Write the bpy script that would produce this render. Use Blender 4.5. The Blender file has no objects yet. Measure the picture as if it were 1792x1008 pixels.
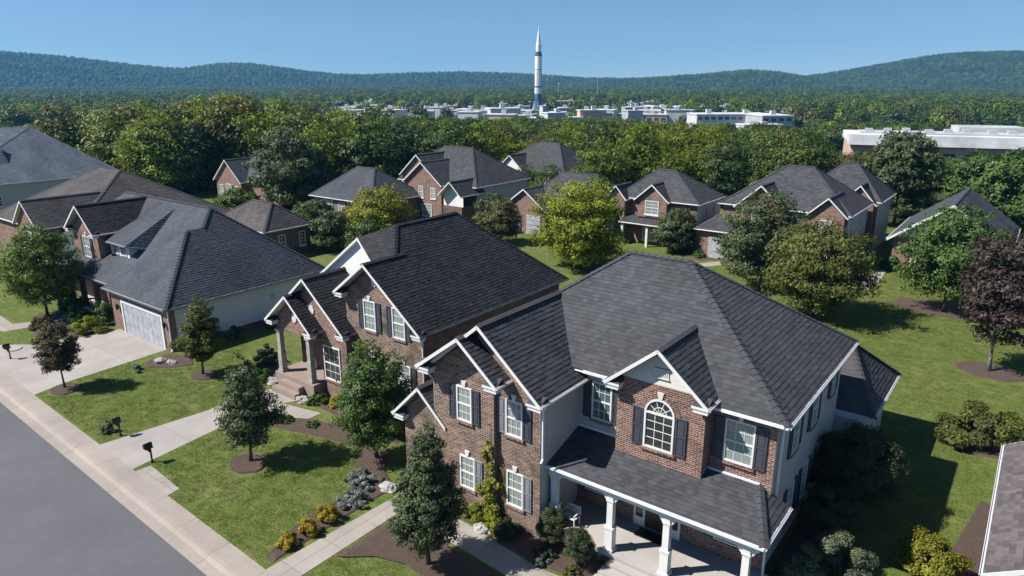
import bpy, math, random
import numpy as np
from mathutils import Vector
R = math.radians
scn = bpy.context.scene
COL = scn.collection

# ------------------------------------------------------------------ camera
CAM_H, F_PX, HZN, HEAD = 16.3, 1230.0, 140.0, R(37.1)
PITCH = math.atan((504 - HZN) / F_PX)
cam_d = bpy.data.cameras.new('camera')
cam = bpy.data.objects.new('camera', cam_d)
COL.objects.link(cam)
cam.location = (0, 0, CAM_H)
cam.rotation_euler = (R(90) - PITCH, 0, HEAD)
cam_d.sensor_width = 36.0
cam_d.lens = 36.0 * F_PX / 1792.0
cam_d.clip_start = 0.5
cam_d.clip_end = 9000
scn.camera = cam

# ------------------------------------------------------------------ sky, sun, exposure
SUN_EL, SUN_DIR = R(47), Vector((0.475, 0.487, -0.731)).normalized()   # direction the light travels
SUN_AZ = math.atan2(-SUN_DIR.x, -SUN_DIR.y)                             # compass bearing of the sun from +Y
world = bpy.data.worlds.new('World')
scn.world = world
world.use_nodes = True
wn = world.node_tree
bg = wn.nodes['Background']
sky = wn.nodes.new('ShaderNodeTexSky')
sky.sky_type = 'NISHITA'
sky.sun_disc = False
sky.sun_elevation = SUN_EL
sky.sun_rotation = SUN_AZ
sky.altitude = 200
sky.air_density = 0.9
sky.dust_density = 0.1
sky.ozone_density = 6.0
wn.links.new(sky.outputs[0], bg.inputs[0])
tcw = wn.nodes.new('ShaderNodeTexCoord')
upw = wn.nodes.new('ShaderNodeVectorMath'); upw.operation = 'ADD'; upw.inputs[1].default_value = (0, 0, 0.045)   # deeper blue down to the skyline
nrw = wn.nodes.new('ShaderNodeVectorMath'); nrw.operation = 'NORMALIZE'
wn.links.new(tcw.outputs['Generated'], upw.inputs[0]); wn.links.new(upw.outputs[0], nrw.inputs[0]); wn.links.new(nrw.outputs[0], sky.inputs[0])
bg.inputs[1].default_value = 0.073
sun_d = bpy.data.lights.new('sun', 'SUN')
sun_d.energy = 5.0
sun_d.angle = R(0.55)
sun_d.color = (1.0, 0.955, 0.89)
sun = bpy.data.objects.new('sun', sun_d)
COL.objects.link(sun)
sun.location = (-40, -40, 80)
sun.rotation_euler = SUN_DIR.to_track_quat('-Z', 'Y').to_euler()
vs = scn.view_settings
vs.view_transform = 'Standard'
vs.look = 'None'
vs.gamma = 1
vs.exposure = 0.63
scn.render.engine = 'CYCLES'
cy = scn.cycles
cy.max_bounces = 6
cy.diffuse_bounces = 1
cy.glossy_bounces = 2
cy.transmission_bounces = 2
cy.volume_bounces = 0
cy.transparent_max_bounces = 4
cy.use_denoising = True

# ------------------------------------------------------------------ materials
def mat(name):
    m = bpy.data.materials.new(name)
    m.use_nodes = True
    nt = m.node_tree
    b = nt.nodes['Principled BSDF']
    return m, nt, b
def N(nt, typ, **kw):
    n = nt.nodes.new(typ)
    for k, v in kw.items():
        if k in n.inputs.keys():
            n.inputs[k].default_value = v
        else:
            setattr(n, k, v)
    return n
def uvn(nt):
    return N(nt, 'ShaderNodeUVMap').outputs[0]
def geo(nt):
    return N(nt, 'ShaderNodeNewGeometry').outputs['Position']
def noise(nt, vec, scale, detail=4, rough=0.55, dist=0.0):
    n = N(nt, 'ShaderNodeTexNoise', Scale=scale, Detail=detail, Roughness=rough, Distortion=dist)
    nt.links.new(vec, n.inputs['Vector'])
    return n
def ramp(nt, fac, stops):
    r = N(nt, 'ShaderNodeValToRGB')
    e = r.color_ramp.elements
    while len(e) < len(stops): e.new(0.5)
    for i, (p, c) in enumerate(stops):
        e[i].position = p
        e[i].color = (*c, 1) if not isinstance(c, float) else (c, c, c, 1)
    nt.links.new(fac, r.inputs[0])
    return r.outputs[0]
def mix(nt, fac, a, b, mode='MIX'):
    m = N(nt, 'ShaderNodeMix', data_type='RGBA', blend_type=mode)
    for s, v in ((0, fac), (6, a), (7, b)):
        if hasattr(v, 'links') or hasattr(v, 'is_linked'): nt.links.new(v, m.inputs[s])
        elif s == 0: m.inputs[0].default_value = v
        else: m.inputs[s].default_value = (*v, 1)
    return m.outputs[2]
def bump(nt, b, h, strength=0.3, dist=0.02):
    n = N(nt, 'ShaderNodeBump', Strength=strength, Distance=dist)
    nt.links.new(h, n.inputs['Height'])
    nt.links.new(n.outputs[0], b.inputs['Normal'])
def setc(nt, b, c):
    if hasattr(c, 'is_linked'): nt.links.new(c, b.inputs['Base Color'])
    else: b.inputs['Base Color'].default_value = (*c, 1)
def plain(name, c, rough=0.6, metal=0.0, var=0.12, vscale=1.5, spec=0.4):
    m, nt, b = mat(name)
    n = noise(nt, geo(nt), vscale, 5)
    d = tuple(x * (1 - var) for x in c); l = tuple(min(1, x * (1 + var)) for x in c)
    setc(nt, b, ramp(nt, n.outputs[0], [(0.3, d), (0.7, l)]))
    b.inputs['Roughness'].default_value = rough
    b.inputs['Metallic'].default_value = metal
    b.inputs['Specular IOR Level'].default_value = spec
    return m
COURSE = 0.18
def shingle(name, c1, c2, mortar, patch=0.35, row=COURSE, width=0.27):
    m, nt, b = mat(name)
    uv = uvn(nt)
    at = N(nt, 'ShaderNodeAttribute', attribute_name='tint')
    big = noise(nt, uv, 0.35, 5, 0.6, 0.4)
    fine = noise(nt, uv, 28, 3)
    c = mix(nt, patch, ramp(nt, at.outputs['Fac'], [(0.0, mortar), (0.06, c1), (1.0, c2)]), ramp(nt, big.outputs[0], [(0.3, tuple(x * 0.65 for x in c1)), (0.7, tuple(x * 1.35 for x in c2))]))
    c = mix(nt, 0.35, c, ramp(nt, fine.outputs[0], [(0.3, 0.35), (0.7, 1.0)]), 'MULTIPLY')
    setc(nt, b, c)
    b.inputs['Roughness'].default_value = 0.85
    b.inputs['Specular IOR Level'].default_value = 0.25
    bump(nt, b, fine.outputs[0], 0.35, 0.02)
    return m
def brick(name, c1, c2, mortar, stain=0.3, scale=1.0):
    m, nt, b = mat(name)
    uv = uvn(nt)
    br = N(nt, 'ShaderNodeTexBrick', offset=0.5, offset_frequency=2)
    br.inputs['Color1'].default_value = (*c1, 1); br.inputs['Color2'].default_value = (*c2, 1)
    br.inputs['Mortar'].default_value = (*mortar, 1)
    br.inputs['Scale'].default_value = scale; br.inputs['Mortar Size'].default_value = 0.011
    br.inputs['Mortar Smooth'].default_value = 0.15
    br.inputs['Brick Width'].default_value = 0.225; br.inputs['Row Height'].default_value = 0.078
    nt.links.new(uv, br.inputs['Vector'])
    st = noise(nt, uv, 0.55, 6, 0.62, 0.8)
    fine = noise(nt, uv, 9, 4)
    mp = N(nt, 'ShaderNodeMapping'); mp.inputs['Scale'].default_value = (2.2, 7.5, 1); nt.links.new(uv, mp.inputs[0])
    stk = noise(nt, mp.outputs[0], 1.0, 6, 0.72, 0.6)
    c = mix(nt, 0.5, br.outputs['Color'], ramp(nt, fine.outputs[0], [(0.3, 0.45), (0.72, 1.15)]), 'MULTIPLY')
    c = mix(nt, 0.75, c, ramp(nt, stk.outputs[0], [(0.3, 0.35), (0.5, 0.9), (0.7, 1.25)]), 'MULTIPLY')
    if stain:
        f = ramp(nt, st.outputs[0], [(0.5, 0.0), (0.68, stain)])
        c = mix(nt, f, c, (0.035, 0.028, 0.026))
    setc(nt, b, c)
    b.inputs['Roughness'].default_value = 0.9
    b.inputs['Specular IOR Level'].default_value = 0.2
    bump(nt, b, br.outputs['Fac'], -0.5, 0.012)
    return m
def siding(name, c, lap=0.15):
    m, nt, b = mat(name)
    uv = uvn(nt)
    sep = N(nt, 'ShaderNodeSeparateXYZ'); nt.links.new(uv, sep.inputs[0])
    mm = N(nt, 'ShaderNodeMath', operation='MULTIPLY'); mm.inputs[1].default_value = 1 / lap
    fr = N(nt, 'ShaderNodeMath', operation='FRACT')
    nt.links.new(sep.outputs[1], mm.inputs[0]); nt.links.new(mm.outputs[0], fr.inputs[0])
    inv = N(nt, 'ShaderNodeMath', operation='SUBTRACT'); inv.inputs[0].default_value = 1.0
    nt.links.new(fr.outputs[0], inv.inputs[1])
    n = noise(nt, uv, 0.7, 6, 0.6)
    setc(nt, b, ramp(nt, n.outputs[0], [(0.3, tuple(x * 0.86 for x in c)), (0.7, c)]))
    b.inputs['Roughness'].default_value = 0.6
    bump(nt, b, inv.outputs[0], 0.9, 0.02)
    return m
def leafm(name, dark, light, trans=0.3, rnd=0.35):
    m, nt, b = mat(name)
    at = N(nt, 'ShaderNodeAttribute', attribute_name='tint')
    c = ramp(nt, at.outputs['Fac'], [(0.05, dark), (0.95, light)])
    oi = N(nt, 'ShaderNodeObjectInfo')
    c = mix(nt, rnd, c, ramp(nt, oi.outputs['Random'], [(0.0, (0.42, 0.55, 0.45)), (0.35, (0.8, 0.85, 0.7)), (0.7, (1.1, 1.0, 0.75)), (1.0, (1.5, 1.3, 0.6))]), 'MULTIPLY')
    if rnd >= 0.4: c = mix(nt, 0.8, c, ramp(nt, noise(nt, oi.outputs['Location'], 0.011, 4, 0.6, 0.5).outputs[0], [(0.3, 0.45), (0.5, 0.95), (0.7, 1.35)]), 'MULTIPLY')
    setc(nt, b, c)
    b.inputs['Roughness'].default_value = 0.55
    b.inputs['Specular IOR Level'].default_value = 0.3
    tr = N(nt, 'ShaderNodeBsdfTranslucent')
    nt.links.new(mix(nt, 1.0, c, (1.25, 1.3, 0.55), 'MULTIPLY'), tr.inputs[0])
    ms = N(nt, 'ShaderNodeMixShader'); ms.inputs[0].default_value = trans
    nt.links.new(b.outputs[0], ms.inputs[1]); nt.links.new(tr.outputs[0], ms.inputs[2])
    nt.links.new(ms.outputs[0], nt.nodes['Material Output'].inputs[0])
    return m
def concrete(name, c, jx=1.6, jy=1.6):
    m, nt, b = mat(name)
    p = geo(nt)
    n1 = noise(nt, p, 0.5, 6, 0.65); n2 = noise(nt, p, 14, 4)
    col = ramp(nt, n1.outputs[0], [(0.25, tuple(x * 0.8 for x in c)), (0.75, tuple(x * 1.1 for x in c))])
    col = mix(nt, 0.3, col, ramp(nt, n2.outputs[0], [(0.3, 0.6), (0.7, 1.0)]), 'MULTIPLY')
    if jx:
        br = N(nt, 'ShaderNodeTexBrick', offset=0.0)
        for k, v in (('Scale', 1.0), ('Mortar Size', 0.012), ('Brick Width', jx), ('Row Height', jy), ('Mortar Smooth', 0.2)): br.inputs[k].default_value = v
        br.inputs['Color1'].default_value = (1, 1, 1, 1); br.inputs['Color2'].default_value = (0.9, 0.9, 0.9, 1); br.inputs['Mortar'].default_value = (0.55, 0.52, 0.48, 1)
        nt.links.new(p, br.inputs['Vector'])
        col = mix(nt, 1.0, col, br.outputs[0], 'MULTIPLY')
    setc(nt, b, col)
    b.inputs['Roughness'].default_value = 0.9
    b.inputs['Specular IOR Level'].default_value = 0.2
    bump(nt, b, n2.outputs[0], 0.2, 0.01)
    return m
def glassm(name, c_lo, c_hi, fold=5.0):
    m, nt, b = mat(name)                       # curtain cloth close behind polished glass
    uv = uvn(nt)
    w = N(nt, 'ShaderNodeTexWave', wave_type='BANDS', bands_direction='X')
    w.inputs['Scale'].default_value = fold; w.inputs['Distortion'].default_value = 1.5
    nt.links.new(uv, w.inputs['Vector'])
    n = noise(nt, geo(nt), 0.9, 2)
    c = mix(nt, n.outputs[0], ramp(nt, w.outputs[0], [(0.1, c_lo), (0.9, c_hi)]), c_lo)
    setc(nt, b, c)
    b.inputs['Roughness'].default_value = 0.5
    b.inputs['Coat Weight'].default_value = 1.0
    b.inputs['Coat Roughness'].default_value = 0.03
    return m
M = {}
M['roof_grey'] = shingle('shingle_grey', (0.045, 0.047, 0.053), (0.084, 0.087, 0.095), (0.02, 0.021, 0.024), 0.25)
M['roof_black'] = shingle('shingle_black', (0.014, 0.015, 0.018), (0.042, 0.043, 0.048), (0.012, 0.012, 0.014), 0.3)
M['roof_slate'] = shingle('shingle_slate', (0.046, 0.054, 0.066), (0.08, 0.09, 0.107), (0.022, 0.024, 0.028), 0.45)
M['roof_brown'] = shingle('shingle_brown', (0.058, 0.053, 0.054), (0.105, 0.096, 0.096), (0.03, 0.026, 0.026), 0.5)
M['roof_mauve'] = shingle('shingle_mauve', (0.085, 0.073, 0.077), (0.165, 0.142, 0.148), (0.05, 0.045, 0.048), 0.15, COURSE / 2, 0.3)
M['roof_blue'] = shingle('shingle_blue', (0.075, 0.09, 0.115), (0.14, 0.16, 0.2), (0.03, 0.035, 0.045), 0.75)
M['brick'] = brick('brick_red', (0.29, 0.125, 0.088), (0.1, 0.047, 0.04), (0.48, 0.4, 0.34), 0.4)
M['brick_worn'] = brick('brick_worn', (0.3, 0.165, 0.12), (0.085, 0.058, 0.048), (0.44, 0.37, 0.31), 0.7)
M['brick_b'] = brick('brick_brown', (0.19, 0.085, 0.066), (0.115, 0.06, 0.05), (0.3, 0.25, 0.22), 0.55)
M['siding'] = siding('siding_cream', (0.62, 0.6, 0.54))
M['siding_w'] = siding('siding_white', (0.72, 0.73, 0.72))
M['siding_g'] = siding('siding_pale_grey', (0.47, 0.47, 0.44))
M['trim'] = plain('white_trim', (0.68, 0.68, 0.66), 0.45, var=0.05)
M['soffit'] = plain('soffit_cream', (0.62, 0.6, 0.54), 0.6, var=0.05)
M['gutter_dark'] = plain('gutter_slate', (0.1, 0.13, 0.145), 0.4, var=0.15)
M['gutter'] = plain('gutter_white', (0.7, 0.72, 0.74), 0.35, var=0.05)
M['shutter'] = plain('shutter_slate', (0.055, 0.058, 0.075), 0.45, var=0.15)
M['shutter_pale'] = plain('shutter_faded', (0.2, 0.2, 0.22), 0.5, var=0.2)
M['shutter_ochre'] = plain('shutter_ochre', (0.12, 0.095, 0.035), 0.6, var=0.35, vscale=6)
M['glass'] = glassm('glass_curtain', (0.16, 0.2, 0.19), (0.42, 0.47, 0.45))
M['glass_dark'] = glassm('glass_dark', (0.012, 0.014, 0.015), (0.05, 0.055, 0.055))
M['glass_teal'] = glassm('glass_teal', (0.05, 0.085, 0.09), (0.16, 0.22, 0.22))
M['post_stone'] = plain('post_stone', (0.33, 0.3, 0.27), 0.85, var=0.25, vscale=5)
M['porch_tan'] = concrete('porch_tan', (0.3, 0.235, 0.2), 0, 0)
M['stone'] = plain('limestone', (0.6, 0.57, 0.52), 0.8, var=0.15, vscale=6)
M['door'] = plain('door_wood', (0.05, 0.026, 0.018), 0.4, var=0.35, vscale=8)
M['metal_dark'] = plain('dark_metal', (0.018, 0.02, 0.019), 0.4, 0.3)
M['garage'] = plain('garage_door', (0.36, 0.37, 0.4), 0.5, var=0.22, vscale=2.5)
M['concrete'] = concrete('concrete_walk', (0.37, 0.335, 0.3), 1.55, 1.7)
M['drive'] = concrete('concrete_drive', (0.4, 0.365, 0.335), 2.9, 2.9)
M['kerb'] = concrete('concrete_kerb', (0.37, 0.325, 0.285), 2.4, 50)
M['porch'] = concrete('porch_concrete', (0.44, 0.41, 0.38), 0, 0)
M['bark'] = plain('bark', (0.085, 0.065, 0.05), 0.9, var=0.4, vscale=9)
M['bark_pale'] = plain('bark_pale', (0.2, 0.175, 0.15), 0.9, var=0.35, vscale=9)
M['rock'] = plain('pale_rock', (0.34, 0.32, 0.3), 0.85, var=0.3, vscale=5)
M['rock_grey'] = plain('grey_rock', (0.3, 0.28, 0.25), 0.9, var=0.35, vscale=5)
M['green_plastic'] = plain('green_plastic', (0.02, 0.06, 0.035), 0.45)
M['white_bldg'] = plain('white_cladding', (0.56, 0.57, 0.58), 0.55, var=0.08, vscale=0.2)
M['grey_bldg'] = plain('grey_cladding', (0.4, 0.42, 0.45), 0.6, var=0.15, vscale=0.2)
M['tan_bldg'] = plain('tan_masonry', (0.5, 0.36, 0.28), 0.8, var=0.15, vscale=0.2)
M['roof_white'] = plain('white_membrane', (0.62, 0.63, 0.64), 0.6, var=0.25, vscale=0.25)
M['roof_dull'] = plain('dull_membrane', (0.42, 0.43, 0.44), 0.7, var=0.25, vscale=0.15)
M['glass_far'] = plain('far_glazing', (0.05, 0.08, 0.11), 0.15, var=0.3, vscale=0.3, spec=0.7)
M['rocket_white'] = plain('rocket_white', (0.78, 0.78, 0.77), 0.4, var=0.05, vscale=0.15)
M['rocket_dark'] = plain('rocket_dark', (0.045, 0.07, 0.09), 0.5, var=0.25, vscale=0.3)
M['rocket_blue'] = plain('rocket_blue', (0.05, 0.12, 0.2), 0.5, var=0.2, vscale=0.3)
# lawn: patchy mown grass
def lawnm(name, g1, g2, dry):
    m, nt, b = mat(name)
    p = geo(nt)
    big = noise(nt, p, 0.16, 5, 0.6, 0.6); mid = noise(nt, p, 1.1, 6, 0.68, 0.3); fine = noise(nt, p, 13, 5, 0.7)
    mp = N(nt, 'ShaderNodeMapping'); mp.inputs['Rotation'].default_value = (0, 0, R(-30)); mp.inputs['Scale'].default_value = (0.55, 2.6, 1)
    nt.links.new(p, mp.inputs[0])
    streak = noise(nt, mp.outputs[0], 0.9, 5, 0.7, 0.5)
    st2 = noise(nt, mp.outputs[0], 4.5, 4, 0.75, 0.4)
    c = ramp(nt, mid.outputs[0], [(0.28, g1), (0.72, g2)])
    c = mix(nt, ramp(nt, streak.outputs[0], [(0.5, 0.0), (0.7, 0.55)]), c, dry)
    c = mix(nt, ramp(nt, st2.outputs[0], [(0.53, 0.0), (0.68, 0.62)]), c, dry)
    c = mix(nt, ramp(nt, big.outputs[0], [(0.5, 0.0), (0.75, 0.42)]), c, tuple(x * 0.85 for x in dry))
    c = mix(nt, 0.6, c, ramp(nt, fine.outputs[0], [(0.28, 0.35), (0.7, 1.2)]), 'MULTIPLY')
    setc(nt, b, c)
    b.inputs['Roughness'].default_value = 0.95
    b.inputs['Specular IOR Level'].default_value = 0.1
    ad = N(nt, 'ShaderNodeMath', operation='ADD'); nt.links.new(fine.outputs[0], ad.inputs[0]); nt.links.new(mid.outputs[0], ad.inputs[1])
    bump(nt, b, ad.outputs[0], 0.8, 0.06)
    return m
M['lawn'] = lawnm('lawn_grass', (0.062, 0.104, 0.018), (0.138, 0.182, 0.042), (0.27, 0.24, 0.115))
M['ground'] = lawnm('rough_ground', (0.03, 0.05, 0.015), (0.06, 0.085, 0.03), (0.12, 0.11, 0.06))
def roadm():
    m, nt, b = mat('asphalt')
    p = geo(nt)
    n1 = noise(nt, p, 0.25, 5, 0.6); n2 = noise(nt, p, 30, 4, 0.7); n3 = noise(nt, p, 2.0, 6, 0.7)
    c = ramp(nt, n1.outputs[0], [(0.3, (0.1, 0.1, 0.109)), (0.7, (0.128, 0.127, 0.137))])
    c = mix(nt, 0.35, c, ramp(nt, n2.outputs[0], [(0.3, 0.4), (0.7, 1.1)]), 'MULTIPLY')
    c = mix(nt, 0.14, c, ramp(nt, n3.outputs[0], [(0.35, 0.6), (0.65, 1.1)]), 'MULTIPLY')
    setc(nt, b, c); b.inputs['Roughness'].default_value = 0.85
    bump(nt, b, n2.outputs[0], 0.4, 0.01)
    return m
M['road'] = roadm()
def mulchm():
    m, nt, b = mat('bark_mulch')
    p = geo(nt)
    n1 = noise(nt, p, 22, 4, 0.75); n2 = noise(nt, p, 2.0, 4)
    c = ramp(nt, n1.outputs[0], [(0.25, (0.028, 0.019, 0.014)), (0.55, (0.105, 0.07, 0.053)), (0.8, (0.25, 0.17, 0.13))])
    c = mix(nt, 0.4, c, ramp(nt, n2.outputs[0], [(0.3, 0.55), (0.7, 1.1)]), 'MULTIPLY')
    setc(nt, b, c); b.inputs['Roughness'].default_value = 0.95
    bump(nt, b, n1.outputs[0], 1.0, 0.05)
    return m
M['mulch'] = mulchm()
def hillm():
    m, nt, b = mat('wooded_slope')
    p = geo(nt)
    v = N(nt, 'ShaderNodeTexVoronoi', Scale=0.11); nt.links.new(p, v.inputs['Vector'])
    n = noise(nt, p, 0.012, 5); n2 = noise(nt, p, 0.2, 5, 0.7)
    c = ramp(nt, n.outputs[0], [(0.3, (0.02, 0.042, 0.02)), (0.7, (0.045, 0.07, 0.026))])
    c = mix(nt, 0.65, c, ramp(nt, n2.outputs[0], [(0.3, 0.3), (0.7, 1.4)]), 'MULTIPLY')
    setc(nt, b, c); b.inputs['Roughness'].default_value = 1.0; b.inputs['Specular IOR Level'].default_value = 0.0
    bump(nt, b, v.outputs['Distance'], -1.0, 5.0)
    return m
M['hill'] = hillm()
M['l_green'] = leafm('leaf_green', (0.030, 0.061, 0.016), (0.126, 0.203, 0.044), 0.28, 0.0)
M['l_fresh'] = leafm('leaf_fresh_green', (0.045, 0.085, 0.014), (0.188, 0.263, 0.044), 0.32, 0.0)
M['l_dark'] = leafm('leaf_dark', (0.03, 0.048, 0.018), (0.127, 0.167, 0.069), 0.22, 0.0)
M['l_bronze'] = leafm('leaf_bronze', (0.045, 0.043, 0.018), (0.145, 0.135, 0.046), 0.25, 0.0)
M['l_yellowgreen'] = leafm('leaf_yellow_green', (0.068, 0.101, 0.011), (0.338, 0.371, 0.025), 0.35, 0.0)
M['l_gold'] = leafm('leaf_gold', (0.16, 0.13, 0.01), (0.5, 0.38, 0.03), 0.3, 0.0)
M['l_goldtree'] = leafm('leaf_gold_green', (0.075, 0.085, 0.011), (0.360, 0.360, 0.036), 0.3, 0.0)
M['l_olive'] = leafm('leaf_olive', (0.036, 0.05, 0.014), (0.172, 0.190, 0.039), 0.28, 0.0)
M['l_purple'] = leafm('leaf_purple', (0.026, 0.018, 0.016), (0.085, 0.057, 0.048), 0.2, 0.0)
M['l_maroon'] = leafm('leaf_maroon', (0.034, 0.03, 0.013), (0.11, 0.08, 0.034), 0.25, 0.0)
M['l_blue'] = leafm('leaf_blue_grey', (0.11, 0.13, 0.125), (0.34, 0.38, 0.37), 0.15, 0.0)
M['l_box'] = leafm('leaf_boxwood', (0.019, 0.032, 0.014), (0.068, 0.088, 0.032), 0.15, 0.0)
M['l_viburnum'] = leafm('leaf_grey_green', (0.047, 0.068, 0.038), (0.176, 0.203, 0.115), 0.2, 0.0)
M['f_green'] = leafm('wood_green', (0.026, 0.052, 0.013), (0.130, 0.195, 0.042), 0.25, 0.55)
M['f_lime'] = leafm('wood_lime', (0.055, 0.09, 0.01), (0.247, 0.312, 0.029), 0.32, 0.4)
M['f_olive'] = leafm('wood_olive', (0.045, 0.055, 0.017), (0.168, 0.174, 0.048), 0.25, 0.45)
M['f_dark'] = leafm('wood_dark', (0.015, 0.03, 0.011), (0.072, 0.111, 0.034), 0.2, 0.45)

# ------------------------------------------------------------------ mesh helpers
def V3(p): return np.array(p, float)
class MB:
    def __init__(s): s.v = []; s.f = []; s.m = []; s.t = None
    def poly(s, pts, m=0):
        i = len(s.v); s.v += [tuple(map(float, p)) for p in pts]; s.f.append(tuple(range(i, i + len(pts)))); s.m.append(m)
    def box(s, x0, y0, z0, x1, y1, z1, m=0):
        x0, x1 = sorted((x0, x1)); y0, y1 = sorted((y0, y1)); z0, z1 = sorted((z0, z1))
        i = len(s.v)
        s.v += [(x0, y0, z0), (x1, y0, z0), (x1, y1, z0), (x0, y1, z0), (x0, y0, z1), (x1, y0, z1), (x1, y1, z1), (x0, y1, z1)]
        for q in ((0, 3, 2, 1), (4, 5, 6, 7), (0, 1, 5, 4), (1, 2, 6, 5), (2, 3, 7, 6), (3, 0, 4, 7)):
            s.f.append(tuple(i + k for k in q)); s.m.append(m)
    def fbox(s, fr, a0, a1, b0, b1, c0, c1, m=0):
        o, u, w, n = fr                          # box in a wall frame: a along, b up, c outward
        P = [o + u * a + w * b + n * c for (a, b, c) in ((a0, b0, c0), (a1, b0, c0), (a1, b0, c1), (a0, b0, c1), (a0, b1, c0), (a1, b1, c0), (a1, b1, c1), (a0, b1, c1))]
        i = len(s.v); s.v += [tuple(p) for p in P]
        for q in ((0, 1, 2, 3), (7, 6, 5, 4), (3, 2, 6, 7), (1, 0, 4, 5), (2, 1, 5, 6), (0, 3, 7, 4)):
            s.f.append(tuple(i + k for k in q)); s.m.append(m)
    def prism(s, pts, d, m=0):
        pts = [V3(p) for p in pts]; d = V3(d); n = len(pts)
        nn = np.zeros(3)
        for k in range(n): nn += np.cross(pts[k], pts[(k + 1) % n])
        if nn @ d < 0: pts = pts[::-1]
        s.poly([p + d for p in pts], m); s.poly(pts[::-1], m)
        for k in range(n):
            a, b = pts[k], pts[(k + 1) % n]; s.poly([a, b, b + d, a + d], m)
    def tube(s, pts, rad, n=8, m=0, cap=True):
        pts = [V3(p) for p in pts]; rings = []
        for k, p in enumerate(pts):
            d = pts[min(k + 1, len(pts) - 1)] - pts[max(k - 1, 0)]; d /= (np.linalg.norm(d) + 1e-9)
            a = np.cross(d, (0.13, 0.97, 0.2) if abs(d[1]) < 0.9 else (1, 0, 0)); a /= np.linalg.norm(a); b = np.cross(d, a)
            i = len(s.v); r = rad[k] if hasattr(rad, '__len__') else rad
            s.v += [tuple(p + r * (math.cos(t) * a + math.sin(t) * b)) for t in np.linspace(0, 2 * math.pi, n, endpoint=False)]
            rings.append(i)
        for i, j in zip(rings, rings[1:]):
            for k in range(n):
                s.f.append((i + k, i + (k + 1) % n, j + (k + 1) % n, j + k)); s.m.append(m)
        if cap:
            s.f.append(tuple(rings[0] + k for k in range(n))[::-1]); s.m.append(m)
            s.f.append(tuple(rings[-1] + k for k in range(n))); s.m.append(m)
    def lathe(s, c, prof, n=16, m=0):
        c = V3(c)
        s.tube([c + (0, 0, z) for r, z in prof], [r for r, z in prof], n, m)
def root_of(o):
    while o.parent: o = o.parent
    return o
def link(name, me, parent=None):
    o = bpy.data.objects.new(name, me); COL.objects.link(o)
    if parent: o.parent = parent
    return o
def build(mb, name, mats, parent=None, origin=None, smooth=False):
    """one mesh object; geometry is given in world coordinates, UVs are metres on each face's own plane"""
    if not mb.f: return None
    org = V3(origin) if origin is not None else (V3(root_of(parent).location) if parent else np.zeros(3))
    me = bpy.data.meshes.new(name)
    v = np.array(mb.v) - org
    me.from_pydata(v.tolist(), [], mb.f)
    if not isinstance(mats, (list, tuple)): mats = [mats]
    for mm in mats: me.materials.append(M[mm] if isinstance(mm, str) else mm)
    if len(mats) > 1: me.polygons.foreach_set('material_index', mb.m)
    me.update()
    nf = len(me.polygons)
    nrm = np.zeros(nf * 3); me.polygons.foreach_get('normal', nrm); nrm = nrm.reshape(-1, 3)
    tot = np.zeros(nf, int); me.polygons.foreach_get('loop_total', tot)
    lv = np.zeros(len(me.loops), int); me.loops.foreach_get('vertex_index', lv)
    u = np.stack([-nrm[:, 1], nrm[:, 0], np.zeros(nf)], 1); L = np.linalg.norm(u, axis=1); flat = L < 1e-3
    u[flat] = (1, 0, 0); L[flat] = 1; u /= L[:, None]
    w = np.cross(nrm, u)
    fi = np.repeat(np.arange(nf), tot); P = np.array(mb.v)[lv]
    uvs = np.stack([(P * u[fi]).sum(1), (P * w[fi]).sum(1)], 1)
    me.uv_layers.new(name='UVMap').data.foreach_set('uv', uvs.astype(np.float32).ravel())
    if mb.t: me.attributes.new('tint', 'FLOAT', 'FACE').data.foreach_set('value', np.resize(np.array(mb.t, np.float32), len(mb.f)))
    if smooth: me.polygons.foreach_set('use_smooth', [True] * nf)
    o = link(name, me, parent)
    if not parent: o.location = org.tolist()
    return o
def tag(o, label, cat, group=None, kind=None):
    o['label'] = label; o['category'] = cat
    if group: o['group'] = group
    if kind: o['kind'] = kind
    return o
def struct(o, kind='structure', label=None):
    o['kind'] = kind
    if label: o['label'] = label
    return o
def thing(name, label, cat, loc, group=None):
    o = bpy.data.objects.new(name, None); COL.objects.link(o); o.location = loc; o.empty_display_size = 0.3
    return tag(o, label, cat, group)

# ------------------------------------------------------------------ terrain, streets
def gz(x, y):
    d = np.hypot(x, y)
    return np.where(d < 95, 0.0, -13.0 * (1 - np.exp(-(np.maximum(d, 95) - 95) / 330.0)))
def make_ground():
    rad = np.concatenate([[0], np.linspace(8, 95, 12), 95 * (3400 / 95.0) ** (np.linspace(0, 1, 46)[1:])])
    na = 120; mb = MB()
    for r in rad:
        a = np.linspace(0, 2 * math.pi, na, endpoint=False); x, y = r * np.cos(a), r * np.sin(a); z = gz(x, y) - 0.25
        mb.v += list(zip(x, y, z))
    for i in range(len(rad) - 1):
        for k in range(na):
            mb.f.append((i * na + k, (i + 1) * na + k, (i + 1) * na + (k + 1) % na, i * na + (k + 1) % na)); mb.m.append(0)
    struct(build(mb, 'ground', 'ground'), label='dark rough ground stretching to the wooded hills')
make_ground()
SL = -0.0385                                      # the street runs a little askew of the house fronts
def ky(x, y0): return y0 + SL * (x + 19.6)        # y0 is the line's Y at x = -19.6
def strip(name, mt, x0, x1, prof, label, n=1):
    mb = MB()
    for (ya, za), (yb, zb) in zip(prof, prof[1:]):
        mb.poly([(x0, ky(x0, ya), za), (x1, ky(x1, ya), za), (x1, ky(x1, yb), zb), (x0, ky(x0, yb), zb)])
    return struct(build(mb, name, mt), label=label)
strip('road', 'road', -170, 70, [(-40, -0.13), (2.0, -0.06), (9.92, -0.13)], 'grey asphalt residential street')
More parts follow.
